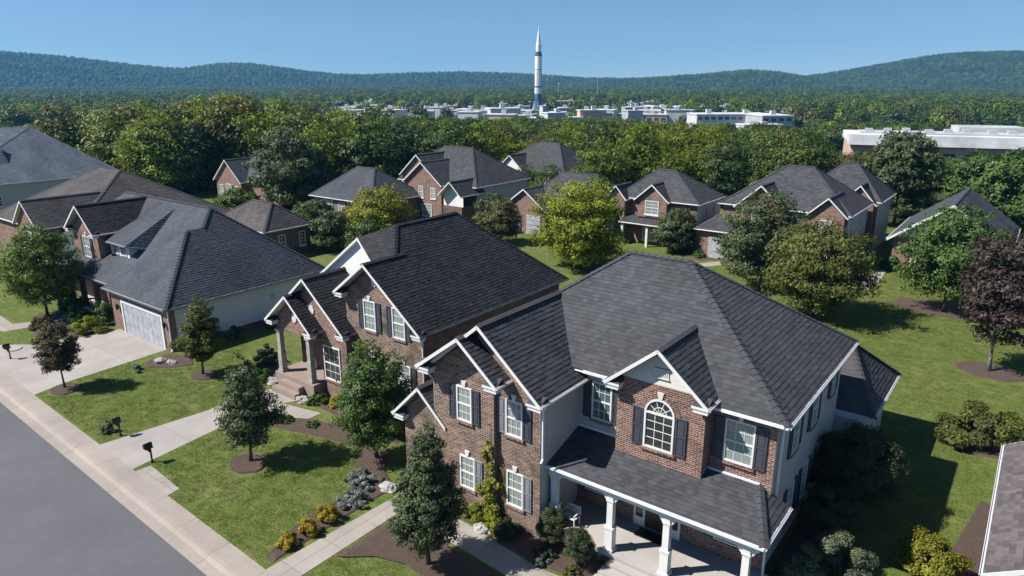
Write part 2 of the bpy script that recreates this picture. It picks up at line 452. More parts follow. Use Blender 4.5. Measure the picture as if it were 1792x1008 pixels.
strip('kerb', 'kerb', -170, 70, [(9.92, -0.126), (10.32, -0.11), (10.45, -0.005), (10.6, 0.012), (11.3, 0.012)], 'pale concrete kerb and gutter band along the street')
strip('lawn', 'lawn', -125, 40, [(11.3, 0.0), (90, 0.0)], 'mown lawns around the houses')
def sheet(name, mt, pts, z, label, kind='structure', th=0.05):
    mb = MB(); mb.prism([(x, y, z - th) for x, y in pts], (0, 0, th)); return struct(build(mb, name, mt), kind, label)
sheet('driveway', 'drive', [(-53.2, ky(-53.2, 11.3)), (-41.5, ky(-41.5, 11.3)), (-41.9, 13.6), (-42.3, 19.93), (-48.6, 19.93), (-49.0, 17.6), (-50.2, 15.0)], 0.012, 'pale concrete driveway to the grey garage door')
sheet('driveway', 'drive', [(-33.0, ky(-33, 11.3)), (-29.6, ky(-29.6, 11.3)), (-30.1, 16.2), (-30.3, 18.2), (-32.5, 18.2), (-32.3, 16.8)], 0.012, 'narrow concrete drive between the two mailboxes')
sheet('path', 'concrete', [(-32.5, 18.2), (-30.3, 18.2), (-28.6, 18.6), (-27.4, 19.3), (-27.4, 20.1), (-29.9, 19.6), (-29.6, 20.3), (-32.0, 20.3)], 0.014, 'concrete walk curving to the columned entry')
sheet('path', 'concrete', [(-19.25, ky(-19.25, 11.3)), (-18.0, ky(-18, 11.3)), (-18.0, 16.5), (-11.4, 16.0), (-9.9, 16.4), (-8.1, 17.3), (-9.9, 17.3), (-11.7, 17.05), (-15.4, 17.5), (-18.9, 17.6)], 0.014, 'straight concrete walk from the kerb to the front porch')
sheet('path', 'concrete', [(-75, 15.6), (-56.5, 14.6), (-54.3, 14.9), (-53.6, 17.6), (-54.2, 20.2), (-55.2, 20.2), (-54.9, 17.4), (-55.6, 15.9), (-75, 17.0)], 0.014, 'concrete walk crossing the far left lawn')
sheet('path', 'concrete', [(-29.3, ky(-29.3, 11.3)), (-26.4, ky(-26.4, 11.3)), (-26.5, ky(-26.5, 11.85)), (-29.3, ky(-29.3, 11.95))], 0.016, 'short concrete pad at the lawn edge by the mailbox')
sheet('path', 'concrete', [(-11.8, 58.6), (-10.2, 60.2), (-9.6, 63.5), (-9.9, 68.0), (-10.7, 68.0), (-10.9, 63.5), (-12.2, 60.6)], 0.014, 'pale path beside the brick gable house on the right')
sheet('path', 'concrete', [(-25.2, 57.5), (-23.6, 59.5), (-21.6, 62.5), (-22.6, 63.4), (-24.3, 60.5), (-26, 58.4)], 0.014, 'pale path leading to the house with the garage wing')
def bed(pts, label, h=0.07):
    """a slightly mounded mulch bed from an outline"""
    c = np.mean(np.array(pts), 0); mb = MB(); n = len(pts)
    q = [V3((*p, 0.0)) for p in pts]; r1 = [V3((*(c + (V3(p) - c) * 0.94), h * 0.75)) for p in map(np.array, pts)]
    for k in range(n):
        mb.poly([q[k], q[(k + 1) % n], r1[(k + 1) % n], r1[k]]); 
    mb.poly(r1)
    return struct(build(mb, 'mulch_bed', 'mulch'), 'stuff', label)
def disc(x, y, r, label, squash=0.85):
    rg = random.Random(int(x * 31 + y * 7))
    bed([(x + r * (1 + rg.uniform(-.06, .06)) * math.cos(a), y + r * squash * (1 + rg.uniform(-.06, .06)) * math.sin(a)) for a in np.linspace(0, 2 * math.pi, 22, endpoint=False)], label, 0.09)
disc(-40.95, 13.5, 0.85, 'mulch ring under the maroon tree'); disc(-36.7, 19.15, 0.85, 'mulch ring under the tree by the garage')
disc(-26.0, 15.0, 0.95, 'mulch ring in the middle of the lawn', 0.8); disc(-0.7, 47.0, 1.8, 'mulch ring under the purple tree', 0.75)
disc(-4.9, 58.6, 2.9, 'mulch ring under the tall tree at the right', 0.65); disc(-0.1, 36.6, 1.5, 'mulch bed under the broad bush', 0.8)
disc(-55.4, 18.0, 1.0, 'mulch ring under the tree at the left'); disc(-53.5, 16.9, 0.9, 'mulch patch near the left walk')
bed([(-19.35, 11.6), (-19.4, 13.5), (-19.45, 16.3), (-19.4, 17.6), (-20.6, 18.2), (-21.9, 19.6), (-22.9, 19.0), (-22.3, 18.0), (-21.2, 17.2), (-20.55, 16.2), (-20.6, 14.0), (-20.35, 12.6), (-19.9, 11.75)], 'long mulch bed with gold shrubs beside the walk')
bed([(-30.0, 18.4), (-28.4, 18.75), (-27.2, 19.4), (-25.0, 19.9), (-23.0, 19.9), (-23.0, 18.9), (-25.0, 18.6), (-27.5, 17.9), (-30.1, 17.3)], 'curved mulch bed along the lawn edge')
bed([(-35.6, 21.0), (-32.6, 19.2), (-32.6, 21.2), (-33.2, 23.0), (-36.2, 23.6)], 'mulch bed left of the columned entry')
bed([(-29.2, 20.5), (-26.4, 20.4), (-22.0, 20.2), (-22.0, 21.9), (-29.2, 21.2)], 'mulch bed under the bay windows')
bed([(-17.9, 13.2), (-16.9, 14.0), (-15.6, 14.4), (-13.6, 14.2), (-11.5, 13.4), (-9.5, 14.4), (-9.6, 16.2), (-11.4, 15.85), (-17.9, 16.3)], 'mulch bed round the young tree by the front walk')
bed([(-17.7, 17.72), (-15.3, 17.6), (-11.7, 17.2), (-10.1, 17.5), (-10.0, 18.6), (-12.5, 18.68), (-12.7, 18.3), (-17.7, 18.0)], 'mulch bed along the brick front')
bed([(-8.0, 17.6), (-5.0, 17.6), (-4.2, 20.5), (-5.2, 20.5), (-5.3, 18.65), (-8.0, 18.65)], 'mulch bed at the right end of the porch')
bed([(-5.2, 20.8), (-3.9, 21.3), (-3.6, 25.5), (-3.7, 29.5), (-4.4, 29.8), (-5.3, 29.4)], 'mulch-brown strip by the side wall, standing in for shade on the grass')  # dark sheet over the lawn, its colour stands in for shade on grass
bed([(-0.1, 21.5), (0.65, 21.6), (0.7, 31.0), (0.15, 31.2), (-0.45, 26.5)], 'mulch strip under the mauve roof eave')
bed([(-41.6, 19.6), (-41.3, 17.9), (-40.4, 17.7), (-39.2, 18.5), (-38.6, 19.6), (-40, 20.2)], 'mulch patch at the garage corner')
bed([(-49.4, 17.6), (-50.4, 15.9), (-52.6, 16.0), (-53.2, 17.7), (-53.2, 19.8), (-49.4, 19.6)], 'mulch bed under the bright shrubs by the garage')
bed([(-26.6, 62.6), (-24.6, 61.6), (-23.4, 63.2), (-25.6, 64.2)], 'mulch at the corner of the garage wing')
# ------------------------------------------------------------------ hills
def hill(name, label, mt, dist, depth, u0, u1, prof, seed):
    """wooded ridge: prof = (pixel column, height above eye in photo pixels) sampled along the skyline"""
    rg = np.random.default_rng(seed)
    nu, nd = int((u1 - u0) / 2.2), 34
    us = np.linspace(u0, u1, nu); tops = np.interp(us, [p[0] for p in prof], [p[1] for p in prof])
    k = np.hanning(41); k /= k.sum(); tops = np.convolve(np.pad(tops, 20, 'edge'), k, 'valid')
    ang = HEAD - np.arctan((us - 896) / 1283.0)
    mb = MB(); HP.setdefault(name, [])
    bumps = rg.normal(0, 1, (nd, nu)); big = rg.normal(0, 1, (nd, nu))
    kk = np.hanning(31); kk /= kk.sum() ** 0.5 * np.sqrt((kk ** 2).sum())
    big = np.apply_along_axis(lambda r: np.convolve(np.pad(r, 15, 'wrap'), np.hanning(31) / np.hanning(31).sum(), 'valid'), 1, big)
    for j in range(nd):
        t = j / (nd - 1); d = dist + depth * t
        ctop = tops * np.cos(np.arctan((us - 896) / 1283.0)) * (dist + depth * 0.8) / 1283.0 + CAM_H - 9
        f = math.sin(min(t / 0.8, 1) * math.pi / 2) ** 1.2 if t <= 0.8 else 1 - 0.6 * ((t - 0.8) / 0.2) ** 2
        z = -14 + (ctop + 14) * f + big[j] * 9 * (f * (1 - f) * 3 + 0.05)
        for a, zz in zip(ang, z): mb.v.append((-d * math.sin(a), d * math.cos(a), zz))
    for j in range(nd - 1):
        for i in range(nu - 1):
            q = j * nu + i; mb.f.append((q, q + 1, q + nu + 1, q + nu)); mb.m.append(0)
    G = np.array(mb.v).reshape(nd, nu, 3); rr = random.Random(seed)
    for j in range(nd - 1):
        st = np.linalg.norm(G[j + 1, 0] - G[j, 0]); k = max(1, round(st / 9.5))
        for q in range(k):
            i = 0.0
            while i < nu - 1.01:
                a = int(i); f = rr.random(); p = G[j, a] * (1 - f) + G[j + 1, a] * f
                if j < 29: HP[name].append((float(p[0]), float(p[1]), float(p[2]) - 3.0))
                i += rr.uniform(.75, 1.25) * 10.0 / np.linalg.norm(G[j, 1] - G[j, 0])
    struct(build(mb, name, mt, smooth=True), label=label)
HP = {}
hill('hills', 'long wooded ridge on the skyline at the left and centre', 'hill', 2300, 700, -260, 1500,
     [(-260, 50), (0, 47), (120, 38), (240, 24), (320, 17), (385, 27), (440, 27), (520, 16), (600, 8), (640, 8), (700, 10), (800, 13), (900, 10), (960, 7), (1030, 2), (1100, 2), (1500, -6)], 3)
hill('hills', 'rounded wooded hill right of the rocket', 'hill', 1900, 500, 1000, 1700, [(1000, -8), (1080, -2), (1150, 3), (1230, 8), (1290, 14), (1320, 15), (1360, 12), (1410, 4), (1450, -6), (1700, -14)], 5)
hill('hills', 'big wooded mountain at the right edge', 'hill', 2100, 900, 1300, 2060, [(1300, -10), (1400, 4), (1450, 10), (1500, 18), (1560, 28), (1620, 39), (1670, 43), (1720, 45), (1800, 46), (2060, 52)], 8)

# ------------------------------------------------------------------ house kit
def clip(poly, a, b, keep):
    """Sutherland-Hodgman against v<=b / v>=a; poly holds (p3, v)"""
    out = []
    for sgn, lim in ((1, a), (-1, -b)):
        res = []
        for i in range(len(poly)):
            p, q = poly[i], poly[(i + 1) % len(poly)]
            dp, dq = sgn * p[1] - lim, sgn * q[1] - lim
            if dp >= -1e-9: res.append(p)
            if (dp > 1e-9 and dq < -1e-9) or (dp < -1e-9 and dq > 1e-9):
                t = dp / (dp - dq); res.append((p[0] + (q[0] - p[0]) * t, p[1] + (q[1] - p[1]) * t))
        poly = res
        if len(poly) < 3: return []
    return poly
TAB = random.Random(77)
class Roof:
    """faces are (points, edge codes): e eave, r rake, h hip or ridge (gets a cap row), . nothing"""
    def __init__(s, lift=0.015, board=0.14, gut=True, th=0.09, tab=1.0):
        s.tab = tab; s.sh = MB(); s.sh.t = []; s.trs = []; s.rts = []; s.te = MB(); s.so = MB(); s.gus = []; s.caps = []; s.lift, s.board, s.gut, s.th = lift, board, gut, th
    def face(s, pts, codes=''):
        P = [V3(p) for p in pts]; n = np.zeros(3)
        for i in range(len(P)): n += np.cross(P[i], P[(i + 1) % len(P)])
        codes = codes.ljust(len(P), '.')
        if n[2] < 0: P = P[::-1]; n = -n; codes = codes[:-1][::-1] + codes[-1:]
        n /= np.linalg.norm(n); u = np.array([-n[1], n[0], 0]); u /= np.linalg.norm(u); w = np.cross(n, u)
        Q = [(p, float(p @ w)) for p in P]; lo, hi = min(q[1] for q in Q), max(q[1] for q in Q)
        k = math.floor(lo / COURSE)
        if True:
            while k * COURSE < hi:
                a, b = k * COURSE, (k + 1) * COURSE; row = clip(Q, a, b, 0); k += 1
                if len(row) < 3: continue
                us = [float(p @ u) for p, v in row]; ua, ub = min(us), max(us); cut = ua - TAB.uniform(0, .3) * s.tab
                while cut < ub:
                    nx = cut + TAB.uniform(.17, .29) * s.tab
                    c2 = clip([(p, float(p @ u)) for p, v in row], cut, nx, 0); cut = nx
                    if len(c2) < 3: continue
                    c = [(p, float(p @ w)) for p, _ in c2]; lf = s.lift * TAB.uniform(.45, 1.35); tn = TAB.uniform(.08, 1) ** 1.2
                    up = [p + n * (lf * (b - v) / COURSE + 0.004) for p, v in c]
                    s.sh.poly(up); s.sh.t.append(tn)
                    for i in range(len(c)):
                        j = (i + 1) % len(c)
                        if abs(c[i][1] - a) < 1e-6 and abs(c[j][1] - a) < 1e-6: s.sh.poly([c[i][0], c[j][0], up[j], up[i]]); s.sh.t.append(0.0)
        dz = np.array([0, 0, -s.th])
        s.so.poly([p + dz for p in P][::-1])
        cen = sum(P) / len(P)
        for i in range(len(P)):
            c = codes[i] if i < len(codes) else '.'
            a, b = P[i], P[(i + 1) % len(P)]
            if c in 'er': s.edge(a, b, cen, c)
            elif c == 'h': s.ridge(a, b, n)
    def new_tr(s): s.trs.append(MB()); return s.trs[-1]
    def edge(s, a, b, cen, c):
        d = b - a; h = np.array([-d[1], d[0], 0]); h /= (np.linalg.norm(h) + 1e-9)
        if h @ (cen - a) > 0: h = -h
        eb = s.board * (0.75 if c == 'e' else 1)
        e = d / np.linalg.norm(d); bd = eb
        q0, q1 = a - e * 0.01, b + e * 0.01; up = np.array([0, 0, 0.012]); dn = np.array([0, 0, -bd])
        (s.te if c == 'e' else s.new_tr()).prism([q0 + up, q1 + up, q1 + dn, q0 + dn], h * 0.02)
        if c == 'e' and s.gut:
            s.gu = MB(); s.gus.append(s.gu); o = h * 0.022; z0 = np.array([0, 0, -0.005]); z1 = np.array([0, 0, -0.075])
            s.gu.prism([q0 + o + z0, q1 + o + z0, q1 + o + z1, q0 + o + z1], h * 0.015)
            s.gu.prism([q0 + o + h * 0.015 + z1 + (0, 0, 0.012), q1 + o + h * 0.015 + z1 + (0, 0, 0.012), q1 + o + h * 0.015 + z1, q0 + o + h * 0.015 + z1], h * 0.034)
            s.gu.prism([q0 + o + h * 0.049 + z0, q1 + o + h * 0.049 + z0, q1 + o + h * 0.049 + z1, q0 + o + h * 0.049 + z1], h * 0.015)
    def ridge(s, a, b, n):
        s.cap = MB(); s.cap.t = [.35, .55, .45, .6, .3, .5, .4]; s.caps.append(s.cap); d = b - a; L = np.linalg.norm(d); e = d / L
        if e[2] < 0: a, b = b, a; e = -e
        h = np.cross((0, 0, 1), e); h /= np.linalg.norm(h); N_ = np.cross(e, h)
        if N_[2] < 0: N_ = -N_
        k = max(1, int(L / 0.26)); st = L / k
        fall = 0.55 if abs(e[2]) < 0.1 else 0.36
        for i in range(k):
            p, q = a + e * i * st, a + e * (i + 1) * st + e * 0.03
            l0, l1 = N_ * 0.06, N_ * 0.032; w = 0.15
            s.cap.poly([p + l0, p + l0 + h * w - N_ * w * fall, q + l1 + h * w - N_ * w * fall, q + l1])
            s.cap.poly([p + l0, q + l1, q + l1 - h * w - N_ * w * fall, p + l0 - h * w - N_ * w * fall])
            for sg in (1, -1): s.cap.poly([p + l0, p + l0 + sg * h * w - N_ * w * fall, p + sg * h * w - N_ * w * (fall + .25), p - l0 * 0.2])
    def done(s, hs, mt, name='roof', trim='trim', eave='trim', gut='gutter'):
        r = build(s.sh, name, mt, hs)
        build(s.so, 'soffit', 'soffit', r); [build(g, 'bargeboard', trim, r) for g in s.trs]; [build(g, 'cornice_return', trim, r) for g in s.rts]; build(s.te, 'fascia', eave, r); [build(g, 'gutter', gut, r) for g in s.gus]; [build(g, 'ridge_cap', mt, r) for g in s.caps]
        return r
    # ready-made shapes
    def gable(s, x0, x1, xc, yf, yb, z0, z1, zr, el='e', er='e', back=False):
        """ridge along Y, gable end at yf"""
        bk = 'r' if back else '.'
        s.face([(x1, yf, z1), (x1, yb, z1), (xc, yb, zr), (xc, yf, zr)], er + bk + 'hr')
        s.face([(x0, yf, z0), (xc, yf, zr), (xc, yb, zr), (x0, yb, z0)], 'r.' + bk + el)
    def hip(s, x0, x1, y0, y1, z, rx0, rx1, ry, zr, ry1=None, codes='eeee'):
        """hip roof; ridge from (rx0,ry) to (rx1,ry1)"""
        ry1 = ry if ry1 is None else ry1
        A, B, Cc, D = (x0, y0, z), (x1, y0, z), (x1, y1, z), (x0, y1, z); P, Q = (rx0, ry, zr), (rx1, ry1, zr)
        s.face([A, B, Q, P], codes[0] + 'hhh')
        s.face([B, Cc, Q], codes[1] + 'h.'); s.face([Cc, D, P, Q], codes[2] + 'h..'); s.face([D, A, P], codes[3] + '..')
def frame_of(face, x, y, z):
    """wall frame: origin, along, up, outward"""
    if face == 'f': return (V3((x, y, z)), V3((1, 0, 0)), V3((0, 0, 1)), V3((0, -1, 0)))
    if face == 'r': return (V3((x, y, z)), V3((0, 1, 0)), V3((0, 0, 1)), V3((1, 0, 0)))
    if face == 'l': return (V3((x, y, z)), V3((0, -1, 0)), V3((0, 0, 1)), V3((-1, 0, 0)))
def window(hs, face, x, y, z, w, h, glass='glass', cols=3, rows=2, sill=True, key=True, sash=True, detail=True, fm='trim'):
    """(x,y,z) bottom centre on the wall; frame proud of the wall, panes inside, sill and keystone"""
    fr = frame_of(face, x, y, z); a = w / 2; f = MB(); c = 0.062 if detail else 0.08; d = 0.055
    f.fbox(fr, -a, -a + c, 0, h, 0, d); f.fbox(fr, a - c, a, 0, h, 0, d)
    f.fbox(fr, -a + c, a - c, h - c, h, 0, d); f.fbox(fr, -a + c, a - c, 0, c, 0, d)
    if sash:
        f.fbox(fr, -a + c, a - c, h / 2 - 0.03, h / 2 + 0.03, 0.012, 0.045)
        t = 0.009 if detail else 0.018
        iw, hh = w - 2 * c, h / 2 - c
        for s0 in (c, h / 2 + 0.03):
            top = h / 2 - 0.03 if s0 == c else h - c
            for k in range(1, cols): f.fbox(fr, -a + c + iw * k / cols - t, -a + c + iw * k / cols + t, s0, top, 0.012, 0.026)
            for k in range(1, rows): zz = s0 + (top - s0) * k / rows; f.fbox(fr, -a + c, a - c, zz - t, zz + t, 0.012, 0.0255)
    o = build(f, 'window', fm, hs)
    p = MB(); p.fbox(fr, -a + c * .6, a - c * .6, c * .6, h - c * .6, 0.002, 0.012); build(p, 'pane', glass, o)
    if sill:
        q = MB(); q.fbox(fr, -a - 0.06, a + 0.06, -0.11, -0.004, 0, 0.085); build(q, 'sill', 'brick' if detail else 'trim', o)
    if key:
        q = MB(); o_, u, up, n = fr
        q.prism([o_ + u * -0.06 + up * (h + 0.003), o_ + u * 0.06 + up * (h + 0.003), o_ + u * 0.11 + up * (h + 0.24), o_ - u * 0.11 + up * (h + 0.24)], n * 0.06)
        build(q, 'keystone', 'stone', o)
    return o
def shutter(hs, face, x, y, z, w, h, mt='shutter', detail=True, label=None):
    fr = frame_of(face, x, y, z); m = MB(); a = w / 2
    m.fbox(fr, -a, a, 0, h, 0, 0.03)
    if detail:
        b = 0.055
        m.fbox(fr, -a, -a + b, 0, h, 0.03, 0.055); m.fbox(fr, a - b, a, 0, h, 0.03, 0.055)
        for z0, z1 in ((0, b), (h * .52 - b / 2, h * .52 + b / 2), (h - b, h)): m.fbox(fr, -a + b, a - b, z0, z1, 0.03, 0.0545)
        for z0, z1 in ((b + .04, h * .52 - b / 2 - .04), (h * .52 + b / 2 + .04, h - b - .04)): m.fbox(fr, -a + b + .035, a - b - .035, z0, z1, 0.03, 0.045)
    o = build(m, 'shutter', mt, hs)
    if label: o['label'] = label
    return o
def win_sh(hs, x, y, z, w, h, sw=0.36, l='shutter', r='shutter', ll=None, rl=None, **k):
    o = window(hs, 'f', x, y, z, w, h, **k)
    if l: shutter(hs, 'f', x - w / 2 - sw / 2 - 0.015, y, z + 0.01, sw, h - 0.02, l, label=ll)
    if r: shutter(hs, 'f', x + w / 2 + sw / 2 + 0.015, y, z + 0.01, sw, h - 0.02, r, label=rl)
    return o
def eave_return(R_, x, yf, z, sgn, w=0.55, d=0.42):
    """little boxed cornice that turns the eave onto a gable front; sgn +1 when it runs towards +x"""
    x1 = x + sgn * w; rt = MB(); R_.rts.append(rt)
    rt.box(x, yf + 0.04, z - 0.26, x1, yf + d, z - 0.12)
    rt.box(x - sgn * .03, yf + 0.0, z - 0.12, x1 + sgn * .05, yf + d, z - 0.03)
    R_.sh.t += [.4, .3]
    R_.sh.poly([(x, yf + 0.01, z - 0.02), (x1 + sgn * .04, yf + 0.01, z - 0.02), (x1 + sgn * .0, yf + d, z + 0.16), (x, yf + d, z + 0.2)][::sgn])
    R_.sh.poly([(x1 + sgn * .04, yf + 0.01, z - 0.02), (x1 + sgn * .04, yf + d, z - .02), (x1, yf + d, z + 0.16)])
def gable_wall(mb, x0, x1, xc, y, zb, z0, z1, zr, m=0):
    mb.poly([(x0, y, zb), (x1, y, zb), (x1, y, z1), (xc, y, zr), (x0, y, z0)], m)
def wallx(mb, x, y0, y1, z0, z1, m=0): mb.poly([(x, y0, z0), (x, y1, z0), (x, y1, z1), (x, y0, z1)], m)
def wally(mb, y, x0, x1, z0, z1, m=0): mb.poly([(x0, y, z0), (x1, y, z0), (x1, y, z1), (x0, y, z1)], m)
def downspout(hs, x, y, z1, dx, dy, z0=0.05, mt='gutter'):
    m = MB(); a = 0.04
    m.tube([(x + dx, y + dy, z1), (x + dx, y + dy, z1 - 0.12), (x, y, z1 - 0.42), (x, y, z0 + .1), (x + dx * .4, y + dy * .4 - .1, z0)], 0.045, 6)
    return build(m, 'downspout', mt, hs)

# ================================================================== the near house
H = thing('brick_house', 'two-storey brick house with white columned front porch and wide grey hip roof', 'house', (-11.5, 25, 0), 'houses on the near street')
w = MB(); wally(w, 21.0, -17.3, -5.35, 0, 6.05); build(w, 'brick_wall', 'brick', H)
w = MB(); wally(w, 20.985, -12.65, -10.75, 3.3, 6.05); wallx(w, -12.65, 18.42, 20.985, 0.0, 5.6); build(w, 'siding_wall', 'siding_g', H); w = MB(); wallx(w, -5.35, 21.0, 29.5, 0.45, 6.05)
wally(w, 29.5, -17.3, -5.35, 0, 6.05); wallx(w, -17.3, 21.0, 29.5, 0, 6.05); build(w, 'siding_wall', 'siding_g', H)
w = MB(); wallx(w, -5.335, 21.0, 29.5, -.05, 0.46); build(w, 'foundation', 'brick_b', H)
w = MB(); gable_wall(w, -17.6, -12.65, -15.07, 18.4, 0, 5.6, 5.6, 7.72); wallx(w, -17.6, 18.4, 21.5, 0, 5.7)
gable_wall(w, -17.58, -14.6, -15.72, 18.2, 0, 5.85, 6.2, 7.2); wallx(w, -14.6, 18.2, 18.4, 0, 6.3)
gable_wall(w, -19.6, -17.6, -18.45, 18.5, 0, 3.1, 3.1, 4.3); wallx(w, -19.6, 18.5, 24, 0, 3.1)
build(w, 'wing_wall', 'brick_worn', H)
w = MB(); gable_wall(w, -10.75, -7.5, -9.15, 20.4, 3.2, 6.42, 6.42, 6.425); wallx(w, -7.5, 20.4, 21.0, 3.0, 6.4); wallx(w, -10.75, 20.4, 21.0, 3.0, 6.4); build(w, 'bay_wall', 'brick', H)
w = MB(); w.poly([(-10.75, 20.395, 6.42), (-7.5, 20.395, 6.42), (-9.12, 20.395, 7.62)]); build(w, 'gable_panel', 'siding', H)
w = MB(); fr = frame_of('f', -9.12, 20.39, 6.72)
w.fbox(fr, -.26, .26, 0, .3, 0, .03)
for k in range(6): w.fbox(fr, -.2 + .072 * k, -.165 + .072 * k, .05, .25, .03, .05)
w.fbox(fr, -.29, .29, -.03, 0, 0, .06); w.fbox(fr, -.29, .29, .3, .33, 0, .06); build(w, 'gable_vent', 'soffit', H)
# roofs
r = Roof()
r.hip(-17.7, -4.95, 20.6, 29.9, 6.1, -12.98, -10.45, 25.25, 9.58, codes='.eee')
r.edge(V3((-7.4, 20.6, 6.1)), V3((-4.95, 20.6, 6.1)), V3((-9, 25, 9)), 'e'); r.edge(V3((-12.3, 20.6, 6.1)), V3((-11.0, 20.6, 6.1)), V3((-11, 25, 9)), 'e')
r.gable(-17.85, -12.3, -15.05, 17.85, 23.2, 5.68, 5.68, 8.02); eave_return(r, -12.32, 17.85, 5.68, -1); 
r.gable(-17.8, -13.95, -15.72, 17.5, 18.4, 5.95, 6.05, 7.5); eave_return(r, -13.97, 17.5, 6.05, -1); eave_return(r, -17.78, 17.5, 5.95, 1)
r.gable(-19.95, -17.0, -18.45, 18.15, 24.2, 3.1, 3.3, 4.6, er='.'); eave_return(r, -19.93, 18.15, 3.1, 1)
r.gable(-11.05, -7.28, -9.12, 19.95, 22.95, 6.27, 6.27, 7.86); eave_return(r, -7.3, 19.95, 6.27, -1, .5); eave_return(r, -11.03, 19.95, 6.27, 1, .5)
r.done(H, 'roof_grey')
r = Roof(board=0.16)
r.face([(-12.64, 18.75, 2.95), (-4.78, 18.75, 2.95), (-5.75, 21.0, 3.62), (-12.64, 21.0, 3.62)], 'eh.r')
r.face([(-4.78, 18.75, 2.95), (-4.78, 21.35, 2.95), (-5.75, 21.0, 3.62)], 'e..')
r.done(H, 'roof_grey', 'porch_roof')
r = Roof()
r.hip(-10.5, -3.95, 29.95, 35.8, 2.9, -8.5, -5.75, 33.0, 5.0, codes='eeee'); r.done(H, 'roof_brown', 'rear_roof')
w = MB(); w.box(-10.2, 29.5, 0, -4.35, 35.5, 2.85); build(w, 'rear_wall', 'siding_g', H)
w = MB(); fl = MB()
w.box(-12.6, 18.88, 2.6, -4.95, 19.12, 2.84); w.box(-5.2, 19.12, 2.6, -4.95, 21.0, 2.84); w.box(-12.6, 19.12, 2.78, -5.2, 21.0, 2.82); build(w, 'porch_beam', 'trim', H)
for cx in (-12.38, -10.05, -7.95, -5.32):
    c = MB()
    for hw, z0, z1 in ((.19, .4, .5), (.15, .5, 1.28), (.175, 1.28, 1.35), (.112, 1.35, 2.36), (.14, 2.36, 2.43), (.12, 2.43, 2.6)): c.box(cx - hw, 19.0 - hw, z0, cx + hw, 19.0 + hw, z1)
    for sg in (-1, 1): c.prism([(cx + sg * .12, 18.93, 2.6), (cx + sg * .33, 18.93, 2.6), (cx + sg * .27, 18.93, 2.5), (cx + sg * .12, 18.93, 2.3)], (0, .12, 0))
    build(c, 'porch_column', 'trim', H)
fl.box(-12.6, 18.72, .28, -5.1, 21.0, .4); build(fl, 'porch_floor', 'porch', H)
w = MB(); w.box(-12.55, 18.77, -.02, -5.15, 20.99, .28); build(w, 'porch_base', 'brick_b', H)
w = MB(); w.box(-9.85, 18.4, -.02, -8.15, 18.77, .27); w.box(-9.95, 18.02, -.02, -8.05, 18.4, .15); w.box(-10.0, 17.6, -.02, -8.0, 18.02, .05); build(w, 'front_steps', 'porch', H)
d = MB(); d.box(-9.66, 20.93, .42, -8.74, 20.99, 2.5); 
for i in (0, 1):
    for z0, z1 in ((.55, 1.2), (1.3, 2.4)): d.box(-9.58 + .44 * i, 20.915, z0, -9.22 + .44 * i, 20.93, z1)
dr = build(d, 'front_door', 'door', H); q = MB(); q.lathe((-8.83, 20.87, 1.38), [(.0, -.03), (.035, -.02), (.04, .01), (.0, .04)], 8); build(q, 'handle', 'gutter', dr)
q = MB()
for a, b in ((-10.12, -10.04), (-9.74, -9.66), (-8.74, -8.66), (-8.36, -8.28)): q.box(a, 20.9, .4, b, 20.99, 2.58)
q.box(-10.12, 20.9, 2.58, -8.28, 20.99, 2.68)
for a, b in ((-10.04, -9.74), (-8.66, -8.36)): q.box(a, 20.9, .4, b, 20.99, .75); 
o = build(q, 'door_surround', 'trim', H); q = MB(); q.box(-10.04, 20.95, .75, -9.74, 20.98, 2.58); build(q, 'sidelight_pane', 'glass_dark', o); q = MB(); q.box(-8.66, 20.95, .75, -8.36, 20.98, 2.58); build(q, 'sidelight_pane', 'glass_dark', o)
